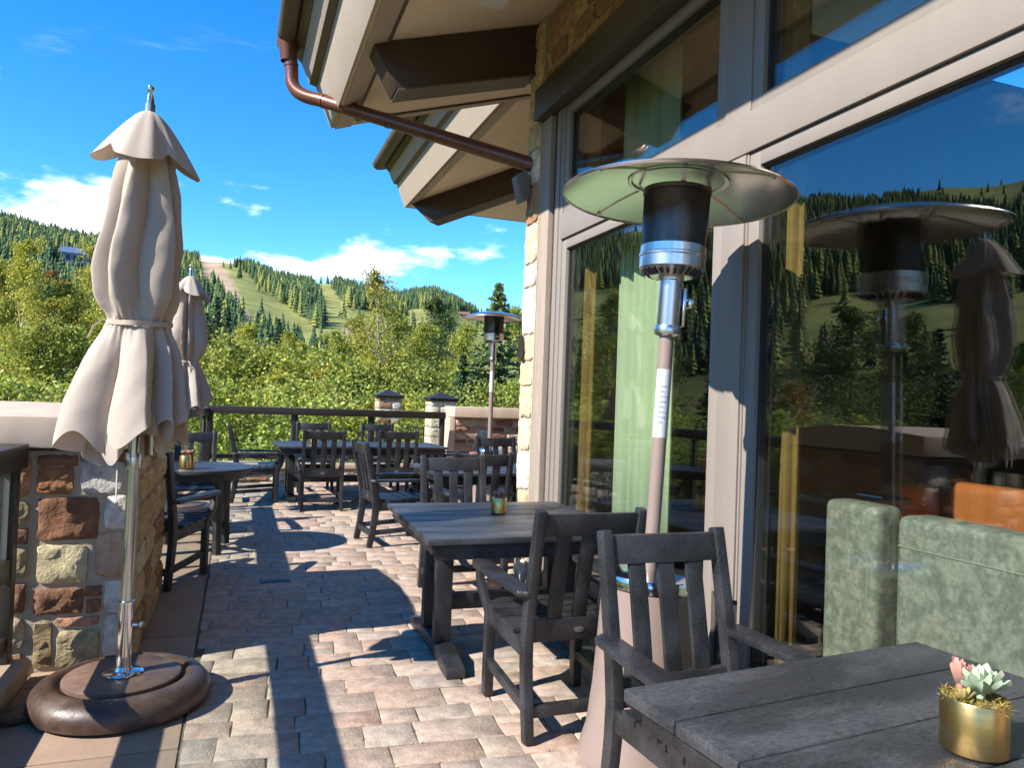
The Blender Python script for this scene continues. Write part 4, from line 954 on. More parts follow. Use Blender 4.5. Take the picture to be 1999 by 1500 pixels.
# ------------------------------------------------------------------ patio heaters
def heater(loc, rz, label, H=2.41, RD=.47, lean=0.0):
    t = thing('patio_heater', label, 'heater', loc, rz, 'mushroom patio heaters'); t.rotation_euler = (0, lean, rz)
    k = H-2.41
    MB().lathe([(0, 0), (.238, 0), (.240, .02), (.232, .06), (.215, .12), (.200, .30), (.190, .70), (0, .70)], 48).build('tank_housing', m_heater, t, smooth=40)
    MB().lathe([(.188, .701), (.196, .705), (.198, .735), (.190, .752), (.150, .762), (.06, .768), (.0, .768)], 48).build('housing_rim', m_chrome, t, smooth=35)
    dr_ = MB().box(-.20, -.185, -.045, .045, .36, .50).build('handle_slot', m_framedark, t, bevel=.01); dr_.rotation_euler = (0, 0, rad(60))
    MB().tube([(0, 0, .765), (0, 0, 1.76+k)], .0295, 24).build('pole', m_heater, t, smooth=40)
    sk = MB().lathe([(.0302, 1.34+k), (.0305, 1.34+k), (.0305, 1.62+k), (.0302, 1.62+k)], 24).build('sticker', m_sticker, t, smooth=40)
    for i in range(8):
        z = 1.40+k+i*.021; vs = []; n = 5
        for a in range(n):
            th = rad(-140+a*(10+5*(i % 3))); vs += [(.0308*math.cos(th), .0308*math.sin(th), z), (.0308*math.cos(th), .0308*math.sin(th), z+.004)]
        MB().add(vs, [(2*a, 2*a+2, 2*a+3, 2*a+1) for a in range(n-1)]).build('sticker_line', m_ink, sk)
    MB().lathe([(.030, 1.755+k), (.052, 1.765+k), (.055, 1.785+k), (.050, 1.80+k), (.046, 1.80+k), (.046, 1.985+k), (.052, 1.99+k), (.052, 2.005+k), (0, 2.005+k)], 28).build('valve_housing', m_alu, t, smooth=35)
    MB().box(.048, .062, -.03, .03, 1.80+k, 1.96+k).build('control_plate', m_chrome, t, bevel=.002)
    kn = MB().tube([(.06, 0, 1.90+k), (.085, 0, 1.90+k)], .012, 14).build('control_knob', m_greybox, t, smooth=40)
    MB().box(.078, .10, -.016, .016, 1.88+k, 1.92+k).build('knob_grip', m_chrome, kn, bevel=.003)
    MB().lathe([(.05, 2.006+k), (.085, 2.002+k), (.128, 2.030+k), (.134, 2.034+k), (.134, 2.078+k), (.138, 2.082+k), (.138, 2.09+k), (.133, 2.094+k), (.133, 2.125+k), (.0, 2.125+k)], 48).build('burner_pan', m_alu, t, smooth=35)
    for i in range(24):
        a = 2*math.pi*i/24; o = MB().box(-.018, .018, -.006, .006, -.003, .003).build('vent_slot', m_framedark, t)
        o.matrix_basis = Matrix.Rotation(a, 4, 'Z') @ Matrix.Translation((.1085, 0, 2.0135+k)) @ Matrix.Rotation(rad(-33), 4, 'Y')
    # emitter screen: fine vertical wires and hoops round a dark cylinder
    em = MB().lathe([(.118, 2.126+k), (.122, 2.36+k), (.0, 2.36+k)], 48).build('emitter', m_mesh, t, smooth=40)
    wires = MB()
    for i in range(96):
        a = 2*math.pi*i/96; ca, sa = math.cos(a), math.sin(a); wires.sweep([(ca*.128, sa*.128, 2.126+k), (ca*.134, sa*.134, 2.345+k)], (-sa, ca, 0), .0028, .0022)
    for i in range(26):
        z = 2.13+k+i*.0083; rr = .129+.006*(i/26); wires.lathe([(rr, z), (rr+.0012, z), (rr+.0012, z+.0015), (rr, z+.0015)], 48, closed=True)
    tag(wires.build('emitter_screen', m_mesh, t), kind='stuff')
    MB().lathe([(.134, 2.343+k), (.140, 2.345+k), (.140, 2.362+k), (.134, 2.362+k)], 48, closed=True).build('screen_band', m_mesh, t, smooth=40)
    # reflector dome in one piece with a rolled lip, ribs pressed along the seams
    prof = [(.0, 2.425+k)]; 
    for i in range(1, 13):
        u = i/12; prof.append((RD*u, 2.425+k-.085*u**2.0))
    low = [(RD+.004, 2.332+k), (RD-.004, 2.327+k)]
    und = [(RD*u, 2.419+k-.087*u**2.0) for u in [i/12 for i in range(12, -1, -1)]]
    dm = MB().lathe(prof+low+und, 72).build('reflector', m_dome, t, smooth=40)
    MB().lathe([(RD*.40, 2.401+k), (RD*.42, 2.395+k), (RD*.44, 2.398+k)], 64).build('reflector_ring', m_dome, dm, smooth=60)
    for i in range(4):
        a = 2*math.pi*i/4+.5; ca, sa = math.cos(a), math.sin(a)
        MB().sweep([(ca*RD*u, sa*RD*u, 2.4165+k-.087*u*u) for u in (.42, .6, .8, .985)], (-sa, ca, 0), .004, .006).build('reflector_seam', m_dome, dm)
        MB().lathe([(0, 0), (.009, 0), (.008, -.006), (0, -.008)], 10, (ca*RD*.95, sa*RD*.95, 2.337+k)).build('seam_screw', m_chrome, dm, smooth=40)
    for i in range(3):
        a = 2*math.pi*i/3+.3; ca, sa = math.cos(a), math.sin(a)
        MB().bar((ca*.125, sa*.125, 2.355+k), (ca*.175, sa*.175, 2.409+k), .02, .004).build('dome_bracket', m_alu, t)
    return t
heater((1.575, 2.66, .003), rad(-10), 'tall steel mushroom heater beside the window with a wide reflector', 2.375, .47, rad(2.4))
q = CC+ray(957, 830)*10.0
heater((q[0], q[1], .003), rad(60), 'far mushroom heater with brown pole in front of the end wall', 2.60, .42, 0)

# ------------------------------------------------------------------ interior seen through the glass
def cushion(x0, x1, y0, y1, z0, z1, name, m, par, bev=.05):
    return MB().box(x0, x1, y0, y1, z0, z1).build(name, m, par, bevel=bev, seg=5)
b1 = thing('dining_booth', 'green leather booth back seen through the window, narrower one', 'booth', (3.1, 3.4, .02))
BX1, BX2, BX3 = 2.86+IX, 2.72+IX, 4.25+IX
ya = onx(1607, 1000, BX1)[1]; yb = onx(1712, 1000, BX1)[1]; zt1 = onx(1650, 980, BX1)[2]
rel(cushion(BX1, BX1+.16, yb, ya, .02, zt1, 'booth_back', m_green, b1, .045), b1); rel(MB().tube([(BX1+.003, yb+.045, .05), (BX1+.003, yb+.045, zt1-.03)], .005, 8).build('piping', m_greendk), b1)
rel(cushion(BX1+.17, 3.3, yb+.17, ya-.02, .02, .47, 'booth_seat', m_green, b1, .05), b1)
b2 = thing('dining_booth', 'long green leather booth back seen through the window behind the nearest table', 'booth', (3.0, 1.8, .02))
yc = onx(1745, 1050, BX2)[1]; zt2 = onx(1800, 1014, BX2)[2]
rel(cushion(BX2, BX2+.18, -.6, yc, .02, zt2, 'booth_back', m_green, b2, .05), b2); rel(MB().tube([(BX2+.001, -.55, zt2-.12), (BX2+.001, yc-.02, zt2-.12)], .004, 8).build('seam', m_greendk), b2)
rel(cushion(BX2+.2, 3.2, -.6, yc-.02, .02, .47, 'booth_seat', m_green, b2, .05), b2)
b3 = thing('leather_bench', 'tan orange leather bench back inside, beyond the green booths', 'bench', (4.4, 2.6, .02))
oa = onx(1800, 990, BX3)[1]; zt3 = onx(1860, 942, BX3)[2]
rel(cushion(BX3, BX3+.17, -.4, oa, .45, zt3, 'bench_back', m_orange, b3, .06), b3); rel(cushion(BX3-.35, BX3, oa-.14, oa, .45, zt3-.02, 'bench_wing', m_orange, b3, .05), b3); rel(cushion(BX3-.5, BX3, -.4, oa-.15, .02, .47, 'bench_seat', m_orange, b3, .05), b3)
it = thing('indoor_table', 'dark indoor dining table between the green booth and tan bench', 'table', (3.6, 2.0, .02))
rel(MB().box(3.02, 3.55, .3, 2.7, .72, .75).build('table_top', m_dark, bevel=.006), it); rel(MB().box(3.3, 3.38, 1.6, 1.9, .02, .72).build('pedestal', m_dark), it)
def on_table(px, X): p = onx(px, 1000, X+IX); return p[0], p[1]
x, y = on_table(1697, 3.4); o = thing('menu_holder', 'white card in a clear holder on the indoor table', 'card', (x, y, .752)); MB().box(-.005, .005, -.08, .08, 0, .26).build('card', m_white2, o); MB().box(-.03, .03, -.085, .085, -.0, .012).build('stand', m_chrome, o)
for px in (1757, 1775):
    x, y = on_table(px, 3.5); o = thing('copper_mug', 'shiny copper mug beside the menu card on the indoor table' if px < 1760 else 'shiny copper mug nearer the tan bench on the indoor table', 'mug', (x, y, .752))
    MB().lathe([(0, 0), (.03, 0), (.048, .05), (.045, .10), (.03, .125), (.012, .14), (.012, .17), (0, .175)], 20).build('body', m_cuprum, o, smooth=40); MB().tube([(.045, 0, .04), (.075, 0, .06), (.075, 0, .09), (.044, 0, .10)], .005, 8).build('handle', m_cuprum, o, smooth=40)
x, y = on_table(1785, 3.36); o = thing('flower_dish', 'low dish with yellow flowers on the indoor table', 'flowers', (x, y, .752))
MB().lathe([(0, 0), (.06, 0), (.12, .05), (.115, .05), (.05, .01), (0, .01)], 24).build('dish', m_white2, o, smooth=40)
rf = random.Random(2)
for k in range(14):
    a = rf.uniform(0, 6.28); d = rf.uniform(0, .09); MB().lathe([(0, -.01), (.022, .0), (.03, .016), (.012, .012), (0, .018)], 7, (d*math.cos(a), d*math.sin(a), .06+rf.uniform(0, .03))).build('flower', m_yellow if k % 3 else m_white2, o)
x, y = on_table(1922, 3.2); o = thing('teal_jar', 'dark teal jar with copper cups on the indoor table', 'jar', (x, y, .752)); MB().lathe([(0, 0), (.07, 0), (.075, .02), (.072, .15), (.05, .17), (0, .17)], 20).build('jar', m_teal, o, smooth=40); MB().lathe([(0, 0), (.03, 0), (.034, .08), (0, .08)], 14, (-.04, .09, 0)).build('cup', m_cuprum, o, smooth=40)
# amber timber posts, curtain, cabinet, overhead beams
def yspan(a, b, y, X): return sorted((onx(a, y, X)[1], onx(b, y, X)[1]))
def curtain(a, b, yy, X, m, lab, waves):
    y0, y1 = yspan(a, b, yy, X); n = 60; vs = []; fs = []
    pts = [(.035*math.sin(i/n*math.pi*waves)+.008*math.sin(i*1.7), y0+(y1-y0)*i/n) for i in range(n+1)]
    for z, g in ((.04, 1.0), (1.2, .95), (2.6, .9), (3.5, .85), (4.25, .8)):
        for (x, y) in pts: vs.append((X+.03+x*g, y+.02*(1-g), z))
    for j in range(4):
        for i in range(n): fs.append((j*(n+1)+i, j*(n+1)+i+1, (j+1)*(n+1)+i+1, (j+1)*(n+1)+i))
    o = MB().add(vs, fs).build('curtain', m, smooth=180); o.modifiers.new('thickness', 'SOLIDIFY').thickness = .006
    return tag(o, lab, 'curtain')
curtain(1476, 1545, 900, 2.68+IX, m_ochre, 'ochre curtain hanging inside the window behind the nearest table', 7)
curtain(1100, 1147, 800, 2.68+IX, m_ochre, 'ochre curtain hanging inside the window beside the stone pier', 7)
curtain(1193, 1302, 800, 2.80+IX, m_curtain, 'long pale green curtain hanging inside the window behind the big heater', 9)
o = thing('dark_cabinet', 'tall dark cabinet inside, left of the green booth', 'cabinet', (2.9, 3.7, .02)); y0, y1 = yspan(1552, 1612, 1100, 3.05+IX)
MB().box(-.1, .35, y0-3.7, y1-3.66, 0, .95).build('carcass', m_dark, o, bevel=.01); MB().box(-.13, .38, y0-3.73, y1-3.63, .952, .985).build('worktop', m_teal, o, bevel=.005)
o = thing('ceiling_beam', 'amber ceiling beam along the top of the window inside', 'beam', (2.65, 2, 4.0)); MB().box(-.1, .15, -3.2, 3.4, -.28, .1).build('timber', m_amber, o, bevel=.01)
for (yy) in (1.3, 4.0):
    o = thing('ceiling_beam', 'dark sloping ceiling beam crossing the dining room', 'beam', (2.9, yy, 4.35), 0, 'dark indoor beams'); MB().prism([(-.1, -.15), (6, 1.75), (6, 2.1), (-.1, .22)], 'y', -.12, .12).build('timber', m_rafter, o)

# ------------------------------------------------------------------ vegetation
def leaf_obj(name, P, S_, C_, m, parent, rg, aspect=.62, up=0.0, dirs=None):
    """leaf-sized faces: centres P (n,3), sizes S_, colours C_"""
    n = len(P); nrm = rg.normal(size=(n, 3)); nrm[:, 2] = np.abs(nrm[:, 2])+up; nrm /= np.linalg.norm(nrm, axis=1)[:, None]
    a = dirs if dirs is not None else rg.normal(size=(n, 3)); a = a-nrm*(a*nrm).sum(1)[:, None]; a /= np.linalg.norm(a, axis=1)[:, None]+1e-9; b = np.cross(nrm, a)
    s = S_[:, None]; V = np.stack([P-a*s*.5, P+b*s*.5*aspect-a*s*.05, P+a*s*.5, P-b*s*.5*aspect-a*s*.05], 1).reshape(-1, 3)
    F = np.arange(4*n).reshape(n, 4)
    me = bpy.data.meshes.new(name); me.vertices.add(4*n); me.vertices.foreach_set('co', V.astype(np.float32).ravel())
    me.loops.add(4*n); me.loops.foreach_set('vertex_index', F.ravel().astype(np.int32)); me.polygons.add(n)
    me.polygons.foreach_set('loop_start', np.arange(0, 4*n, 4, dtype=np.int32)); me.update(calc_edges=True)
    at = me.color_attributes.new('Col', 'FLOAT_COLOR', 'POINT'); cc = np.concatenate([np.repeat(np.clip(C_, 0, 1), 4, 0), np.ones((4*n, 1))], 1)
    at.data.foreach_set('color', cc.astype(np.float32).ravel())
    return link_mesh(name, me, m, parent)
def palette(n, cols, wts, rg, var=.16):
    c_ = np.array(cols)[rg.choice(len(cols), n, p=np.array(wts)/sum(wts))]; return c_*(1+rg.uniform(-var, var, (n, 1)))
def broadleaf(label, group, seed, h, rc, cb, cols, wts, nleaf, trunkmat, nb=46, tr=.012, stems=1, leaf=.10, open_=.32, name='aspen_tree', cat='tree'):
    rg = np.random.default_rng(seed); t = thing(name, label, cat, (0, 0, 0), 0, group); trunk = MB(); anchors = []
    for sidx in range(stems):
        a0 = rg.uniform(0, 6.28); sp = 0 if stems == 1 else rc*.35; lean = rg.normal(0, .02*h, 2) if stems == 1 else np.array([math.cos(a0), math.sin(a0)])*rc*rg.uniform(.2, .6)
        b0 = np.array([math.cos(a0), math.sin(a0), 0])*sp*rg.uniform(.2, 1); hh = h*(1 if stems == 1 else rg.uniform(.75, 1))
        zz = np.linspace(0, 1, 8); pts = [b0+np.array([lean[0]*u+.012*h*math.sin(u*7+a0), lean[1]*u+.012*h*math.cos(u*6), hh*u]) for u in zz]
        trunk.tube(pts, [max(.012, tr*h*(1-.9*u)) for u in zz], 7)
        for k in range(nb//stems):
            u = cb+(1-cb)*(k+rg.uniform(0, 1))/(nb//stems); u = min(u, .985)
            p = np.array([np.interp(u, zz, [q[d] for q in pts]) for d in range(3)]); v = (u-cb)/(1-cb)
            ln = rc*(math.sin(math.pi*min(1, .18+.80*v))**.75)*rg.uniform(.55, 1.12)*(1 if stems == 1 else .8); a = rg.uniform(0, 6.28); el = rg.uniform(.15, .75)+.35*v
            d = np.array([math.cos(a)*math.cos(el), math.sin(a)*math.cos(el), math.sin(el)]); e1 = p+d*ln*.55; e2 = p+d*ln+np.array([0, 0, -.06*ln])
            trunk.tube([p, e1, e2], [tr*h*.30*(1-.6*v)+.006, .012, .004], 5); anchors += [(p, e1, e2, ln)]
    trunk.build('trunk', trunkmat, t, smooth=60)
    per = max(8, nleaf//len(anchors)); P = []
    for (p, e1, e2, ln) in anchors:
        nc = 7; cen = []
        for q in range(nc):
            w = rg.uniform(.30, 1.05); base = p+(e1-p)*(w/.55) if w < .55 else e1+(e2-e1)*((w-.55)/.45); cen.append(base+rg.normal(0, .13*ln+.05, 3))
        cen = np.array(cen); P.append(cen[rg.integers(0, nc, per)]+rg.normal(0, open_*.5, (per, 3))*np.array([1, 1, .8])*min(1, ln/.9))
    P = np.concatenate(P); C_ = palette(len(P), cols, wts, rg); 
    leaf_obj('crown', P, leaf*rg.uniform(.65, 1.3, len(P)), C_, m_leaf, t, rg, .75)
    return t
def spruce(label, group, seed, h, rb, lev=46, col=((.045, .095, .045), (.075, .135, .060), (.11, .175, .085))):
    rg = np.random.default_rng(seed); t = thing('spruce_tree', label, 'tree', (0, 0, 0), 0, group)
    MB().tube([(0, 0, 0), (0, 0, h*.5), (0, 0, h*.98)], [h*.016, h*.010, .01], 7).build('trunk', m_bark, t, smooth=60)
    P = []; Dd = []; S_ = []
    for l in range(lev):
        u = l/(lev-1); zb_ = h*(.06+.93*u); L_ = rb*(1-u)**.86+.06; nbr = 12 if u < .8 else 8
        for k in range(nbr):
            a = 2*math.pi*k/nbr+l*1.3+rg.uniform(-.2, .2); ll = L_*rg.uniform(.62, 1.2); z = zb_+rg.uniform(-.5, .5)*h/lev*2.2*(1-u*.7); dr0 = rg.uniform(.15, .42); m_ = max(5, int(ll/.085))
            for q in range(m_):
                w = (q+.6)/m_; r_ = ll*w; dz = -dr0*ll*w+.22*ll*w*w+(.10*ll if u > .8 else 0)
                c_ = np.array([math.cos(a)*r_, math.sin(a)*r_, z+dz])
                for sgn in (-1, 0, 1):
                    side = np.array([-math.sin(a), math.cos(a), 0])*sgn
                    d = np.array([math.cos(a), math.sin(a), -.15])*.75+side*.85; P.append(c_+side*.05*(1-w)*ll+np.array([0, 0, -.02])+rg.normal(0, .02, 3)); Dd.append(d); S_.append((.16+.10*(1-w))*min(1.2, .5+h/14))
    P = np.array(P); C_ = palette(len(P), col, (3, 4, 2), rg, .2)
    leaf_obj('crown', P, np.array(S_)*rg.uniform(.8, 1.25, len(P)), C_, m_needle, t, rg, .40, .05, np.array(Dd))
    return t
YG = ((.42, .42, .062), (.31, .365, .062), (.52, .46, .07), (.22, .27, .055)); GR = ((.29, .36, .07), (.37, .43, .08), (.45, .47, .09), (.17, .23, .052)); OR = ((.42, .15, .03), (.34, .20, .035), (.25, .12, .03), (.2, .17, .04))
g1, g2, g3, g4 = 'yellow-green aspens beyond the railing', 'leafy bushes below the terrace', 'dark spruces in the valley', 'mixed green trees in the valley'
lb = {'aspen': 'yellow-green aspen among the trees beyond the railing', 'bush': 'bright green leafy bush growing below the terrace railing', 'spruce': 'dark green spruce among the aspens in the valley', 'mix': 'darker green leafy tree among the aspens in the valley'}
protos = {'aspen': [broadleaf(lb['aspen'], g1, 100+i, 10, 1.9, .22, YG, w, 20000, m_white, nb=60, leaf=.082) for i, w in enumerate(((4, 3, 3, 1), (3, 4, 1.5, 2), (3, 2, 5, .6)))],
          'bush': [broadleaf(lb['bush'], g2, 110+i, 5, 2.3, .05, GR if i else YG, (3, 4, 3, 2), 24000, m_bark, nb=84, stems=6, leaf=.074, tr=.008, open_=.42, name='leafy_bush', cat='bush') for i in range(2)],
          'mix': [broadleaf(lb['mix'], g4, 120+i, 10, 2.3, .15, ((.10, .15, .045), (.14, .20, .05), (.20, .25, .06), (.07, .11, .03)), (3, 4, 2, 2), 16000, m_bark, nb=64, leaf=.095) for i in range(2)],
          'spruce': [spruce(lb['spruce'], g3, 130+i, 12, 2.4) for i in range(2)]}
used_ = {}
def plant(kind, px, ytop, dist, hs=None, wide=1.0, i=None, az=None, label=None, group=None):
    i = i if i is not None else random.randrange(len(protos[kind])); pr_ = protos[kind][i % len(protos[kind])]; base_h = {'aspen': 10, 'bush': 5, 'mix': 10, 'spruce': 12}[kind]
    if az is None:
        d = ray(px, ytop); k = dist/math.hypot(d[0], d[1]); x, y, zt = d[0]*k, d[1]*k, EYE+d[2]*k
        # stand the foot under the crown: follow the camera-independent vertical at that spot
    else: x, y, zt = dist*math.sin(rad(az)), dist*math.cos(rad(az)), EYE+ytop*dist
    gz = float(ground_z(x, y)); h = max(2.0, zt-gz); sc = h/base_h; sw = sc*wide
    key = (kind, i % len(protos[kind]))
    if key not in used_:
        used_[key] = 1; o = pr_; o.location = (x, y, gz); o.rotation_euler = (0, 0, random.uniform(0, 6.28)); o.scale = (sw, sw, sc)
        if label: o['label'] = label
        if group: o['group'] = group
    else: o = dup(pr_, (x, y, gz), random.uniform(0, 6.28), label or lb[kind], group or {'aspen': g1, 'bush': g2, 'mix': g4, 'spruce': g3}[kind], (sw, sw, sc))
    return o
random.seed(21)
# bushes right behind the railings
for px in range(-60, 1010, 66): plant('bush', px+random.uniform(-20, 20), 735+random.uniform(-35, 25)+(25 if 700 < px < 900 else 0), random.uniform(18, 25), wide=random.uniform(.95, 1.25))
for px in range(-40, 1000, 82): plant('bush', px+random.uniform(-25, 25), 690+random.uniform(-30, 25), random.uniform(27, 34), wide=random.uniform(.9, 1.2))
for px, yt, d, w in ((12, 505, 34, .9), (38, 470, 30, .7), (75, 585, 28, 1.0), (118, 600, 33, 1.0), (150, 560, 30, .9), (196, 492, 32, .7), (205, 520, 36, .9), (-40, 520, 33, 1), (225, 560, 29, .9), (60, 640, 24, 1.1), (165, 650, 24, 1.1),
                     (430, 668, 30, 1.0), (468, 640, 34, .9), (505, 690, 28, 1.0), (556, 655, 33, .9), (598, 668, 36, .9), (640, 700, 30, 1.0), (668, 655, 33, 1.0), (705, 622, 35, .9), (786, 610, 34, 1.0), (815, 640, 30, 1.0), (900, 640, 32, 1.0), (930, 680, 27, 1.1), (1000, 610, 36, 1.0), (360, 600, 34, 1), (720, 700, 27, 1.1), (770, 690, 28, 1.1), (580, 720, 26, 1.1)):
    plant('aspen', px, yt, d, wide=w)
for px, yt, d, w in ((842, 588, 38, .9), (862, 612, 40, .9), (400, 640, 45, 1.0), (130, 620, 48, 1.1), (20, 590, 50, 1.1), (95, 560, 58, 1.1), (250, 600, 50, 1.1), (615, 690, 50, 1), (490, 660, 52, 1)): plant('mix', px, yt, d, wide=w)
for px, yt, d, w in ((425, 578, 62, .95), (446, 598, 66, .95), (405, 610, 58, 1), (545, 622, 64, .95), (528, 650, 60, 1), (575, 655, 58, 1.0), (690, 668, 56, 1), (655, 690, 58, .9), (60, 520, 66, .9), (88, 545, 60, .9), (112, 560, 72, .9), (30, 560, 60, 1), (150, 585, 66, 1), (470, 640, 70, 1), (620, 668, 70, .9), (385, 600, 70, 1), (5, 560, 70, 1)): plant('spruce', px, yt, d, wide=w)
tall = broadleaf('tall slender aspen with white trunk rising above the end railing', None, 151, 10, 1.35, .38, ((.46, .42, .06), (.40, .39, .06), (.52, .44, .08), (.30, .32, .06)), (4, 3, 3, 1), 7500, m_white, nb=52, leaf=.075, open_=.30)
TALL = (748, 535, 27, .95)
pale = spruce('large pale spruce beside the stone pier beyond the end wall', None, 161, 10, 2.9, 64, ((.13, .19, .075), (.19, .25, .095), (.25, .29, .11)))
PALE = (975, 552, 25, 1.0)
plant('spruce', 905, 690, 24, wide=1.1, i=1, label='short bushy spruce behind the pale gate pillar', group=g3)
tm = broadleaf('orange autumn tree on the slope at the foot of the forest', None, 140, 10, 3.0, .15, OR, (3, 3, 2, 2), 9000, m_bark, nb=60, leaf=.16, name='autumn_tree')
def put(o, px, yt, d, w):
    dd = ray(px, yt); k = d/math.hypot(dd[0], dd[1]); x, y = dd[0]*k, dd[1]*k; gz = float(ground_z(x, y)); sc = max(2, EYE+dd[2]*k-gz)/10; o.location = (x, y, gz); o.scale = (sc*w, sc*w, sc)
put(tall, *TALL); put(pale, *PALE); put(tm, 98, 536, 105, .8); t2 = dup(tm, (0, 0, 0), 2, 'small orange autumn tree beside the larger orange one on the slope'); put(t2, 128, 560, 90, .7)
# trees beyond the left edge of the picture (mirrored in the windows)
for az in np.arange(-78, -16, 2.6):
    plant('bush', 0, -.02+random.uniform(-.03, .03), random.uniform(16, 26), az=az+random.uniform(-1, 1), wide=1.2)
for az in np.arange(-76, -18, 4.2):
    plant(random.choice(('aspen', 'mix', 'mix', 'spruce')), 0, random.uniform(.05, .15), random.uniform(28, 45), az=az+random.uniform(-1, 1), wide=1.1)
for az, d in ((-31, 42), (-36, 38), (-44, 45)):
    o = dup(tm, (d*math.sin(rad(az)), d*math.cos(rad(az)), float(ground_z(d*math.sin(rad(az)), d*math.cos(rad(az))))), az, 'orange autumn tree beyond the glass railing, mirrored in the window', 'mirrored autumn trees', (.75, .75, .8))
for k_, prl in protos.items():
    for i, pr_ in enumerate(prl):
        if (k_, i) not in used_: plant(k_, 300, 650, 40, i=i)

def hill_hit(px, py):
    d = ray(px, py); d = d/math.hypot(d[0], d[1])
    for r_ in np.arange(70, 640, 1.0):
        p = CC+d*r_
        if p[2] < float(ground_z(p[0], p[1])): return p, r_
    return CC+d*400, 400
HOUSES = [hill_hit(155, 520), hill_hit(906, 622)]
# conifers on the mountain
def conifer_template(seed):
    rg = np.random.default_rng(seed); V = []; F = []; C_ = []
    def ringstar(z0, z1, r, n):
        b = len(V); off = rg.uniform(0, 6.28)
        V.append((0, 0, z1)); C_.append(1.0)
        for k in range(2*n):
            a = off+math.pi*k/n; rr = r*(rg.uniform(.85, 1.2) if k % 2 == 0 else rg.uniform(.45, .6)); V.append((rr*math.cos(a), rr*math.sin(a), z0+(0 if k % 2 == 0 else .03)+rg.uniform(-.01, .01))); C_.append(rg.uniform(.7, 1.25))
        for k in range(2*n): F.append((b, b+1+k, b+1+(k+1) % (2*n)))
    nl = 7
    for l in range(nl):
        u = l/nl; ringstar(.08+.86*u, .08+.86*u+.24*(1-.3*u), .17*(1-u)**.9+.018, 6 if l < 5 else 4)
    return np.array(V), np.array(F), np.array(C_)
TPL = [conifer_template(i) for i in range(5)]
rgf = np.random.default_rng(77)
N = 46000; az = rgf.uniform(-72, 34, N); rr = np.sqrt(rgf.uniform(105**2, 640**2, N)); fx = rr*np.sin(np.radians(az)); fy = rr*np.cos(np.radians(az)); fz = ground_z(fx, fy)
kd = ground_kind(fx, fy, fz); px_, py_ = pix(fx, fy, fz); inview = (np.nan_to_num(px_, nan=-9) > -30) & (np.nan_to_num(px_, nan=-9) < 1030)
thin = vnoise(fx/30, fy/34, 8) > -.68
edge = rgf.uniform(0, 1, N)
keep = (kd == 0) & thin & (inview | (edge < .55)) | ((kd == 1) & (edge < .012))
for hp_, hr_ in HOUSES:
    da_ = np.degrees(np.arctan2(fx, fy))-math.degrees(math.atan2(hp_[0], hp_[1])); keep &= ~((np.abs(da_) < 1.7) & (rr > hr_-75) & (rr < hr_+10))
fx, fy, fz, rr, inview = fx[keep], fy[keep], fz[keep], rr[keep], inview[keep]
hh = rgf.uniform(5.5, 10.5, len(fx))*np.where(rr > 520, .9, 1)*np.where(rr < 200, .8, 1); tone = rgf.uniform(0, 1, len(fx)); vsel = vnoise(fx/55, fy/60, 9)
order = np.argsort(-(inview*1.0)*(hh/rr)); 
def con_col(i):
    if tone[i] > .88-.22*(vsel[i] > .2): return np.array([.24, .26, .07])
    return np.array([.068, .112, .050])*(.75+.6*tone[i])
tmeshes = []
for ti, (V, F, C_) in enumerate(TPL):
    for ci, cc in enumerate(((.068, .112, .050), (.085, .132, .057), (.22, .24, .07))):
        mb = MB(); mb.v = [tuple(v) for v in V]; mb.f = [tuple(f) for f in F]; mb.c = [tuple(np.array(cc)*q) for q in C_]
        mb.tm = mb.mesh('conifer'); mb.tm.materials.append(m_far); tmeshes.append(mb.tm)
for n_, i in enumerate(order[:300]):
    ci = 2 if tone[i] > .85 else (1 if tone[i] > .5 else 0)
    o = bpy.data.objects.new('conifer_tree', tmeshes[(n_ % 5)*3+ci]); COL.objects.link(o); o.location = (fx[i], fy[i], fz[i]-.3); o.rotation_euler = (0, 0, rgf.uniform(0, 6.28)); o.scale = (hh[i]*rgf.uniform(.9, 1.25),)*2+(hh[i],)
    tag(o, 'pointed conifer standing in the forest on the mountainside', 'tree', 'conifers on the mountainside')
VV = []; FF = []; KK = []; nb_ = 0
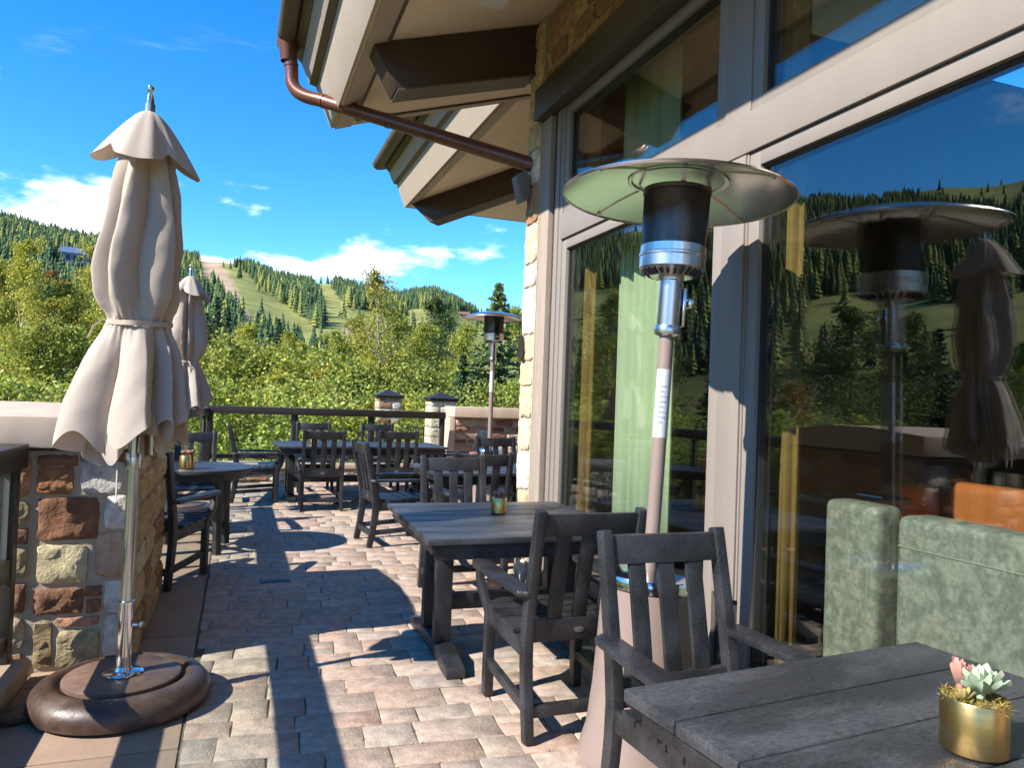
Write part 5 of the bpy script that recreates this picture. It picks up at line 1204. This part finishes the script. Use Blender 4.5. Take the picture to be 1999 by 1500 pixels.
for n_, i in enumerate(order[300:]):
    V, F, C_ = TPL[n_ % 5]; a = rgf.uniform(0, 6.28); ca, sa = math.cos(a), math.sin(a); w = hh[i]*rgf.uniform(.9, 1.25)
    X = np.stack([(V[:, 0]*ca-V[:, 1]*sa)*w+fx[i], (V[:, 0]*sa+V[:, 1]*ca)*w+fy[i], V[:, 2]*hh[i]+fz[i]-.3], 1); VV.append(X); FF.append(F+nb_); nb_ += len(V); KK.append(con_col(i)[None, :]*C_[:, None])
VV = np.concatenate(VV); FF = np.concatenate(FF); KK = np.concatenate(KK)
me = bpy.data.meshes.new('mountain_forest'); me.vertices.add(len(VV)); me.vertices.foreach_set('co', VV.astype(np.float32).ravel()); me.loops.add(FF.size); me.loops.foreach_set('vertex_index', FF.astype(np.int32).ravel()); me.polygons.add(len(FF)); me.polygons.foreach_set('loop_start', np.arange(0, FF.size, 3, dtype=np.int32)); me.update(calc_edges=True)
at = me.color_attributes.new('Col', 'FLOAT_COLOR', 'POINT'); at.data.foreach_set('color', np.concatenate([np.clip(KK, 0, 1), np.ones((len(KK), 1))], 1).astype(np.float32).ravel())
tag(link_mesh('mountain_forest', me, m_far), 'dense conifer forest covering the mountainside', 'forest', kind='stuff')

def house(px, py, w, dp_, hw, hr, cw, crf, label, rz):
    p, r_ = hill_hit(px, py); t = thing('hill_house', label, 'house', (p[0], p[1], float(ground_z(p[0], p[1]))-1), rz)
    mw = mat('house_wall_'+str(px), cw, .7, var=.1, vscale=1); mr_ = mat('house_roof_'+str(px), crf, .5, var=.1, vscale=1)
    MB().box(-w/2, w/2, -dp_/2, dp_/2, 0, hw+1).build('wall', mw, t)
    MB().prism([(-dp_/2-.6, hw+.9), (dp_/2+.6, hw+.9), (0, hw+1+hr)], 'x', -w/2-.6, w/2+.6).build('roof', mr_, t)
    for k in range(4): MB().box(-w/2+w*(.12+.2*k), -w/2+w*(.12+.2*k)+w*.12, -dp_/2-.06, -dp_/2+.05, 1+hw*.35, 1+hw*.8).build('window', m_framedark, t)
    return t
house(155, 520, 13, 9, 4.5, 3.0, (.20, .24, .32), (.10, .15, .24), 'blue-grey house half hidden in the forest on the slope', rad(10))
house(906, 622, 5.5, 5, 2.4, 1.8, (.28, .12, .07), (.22, .11, .08), 'small reddish brown cabin on the open grass slope', rad(-15))
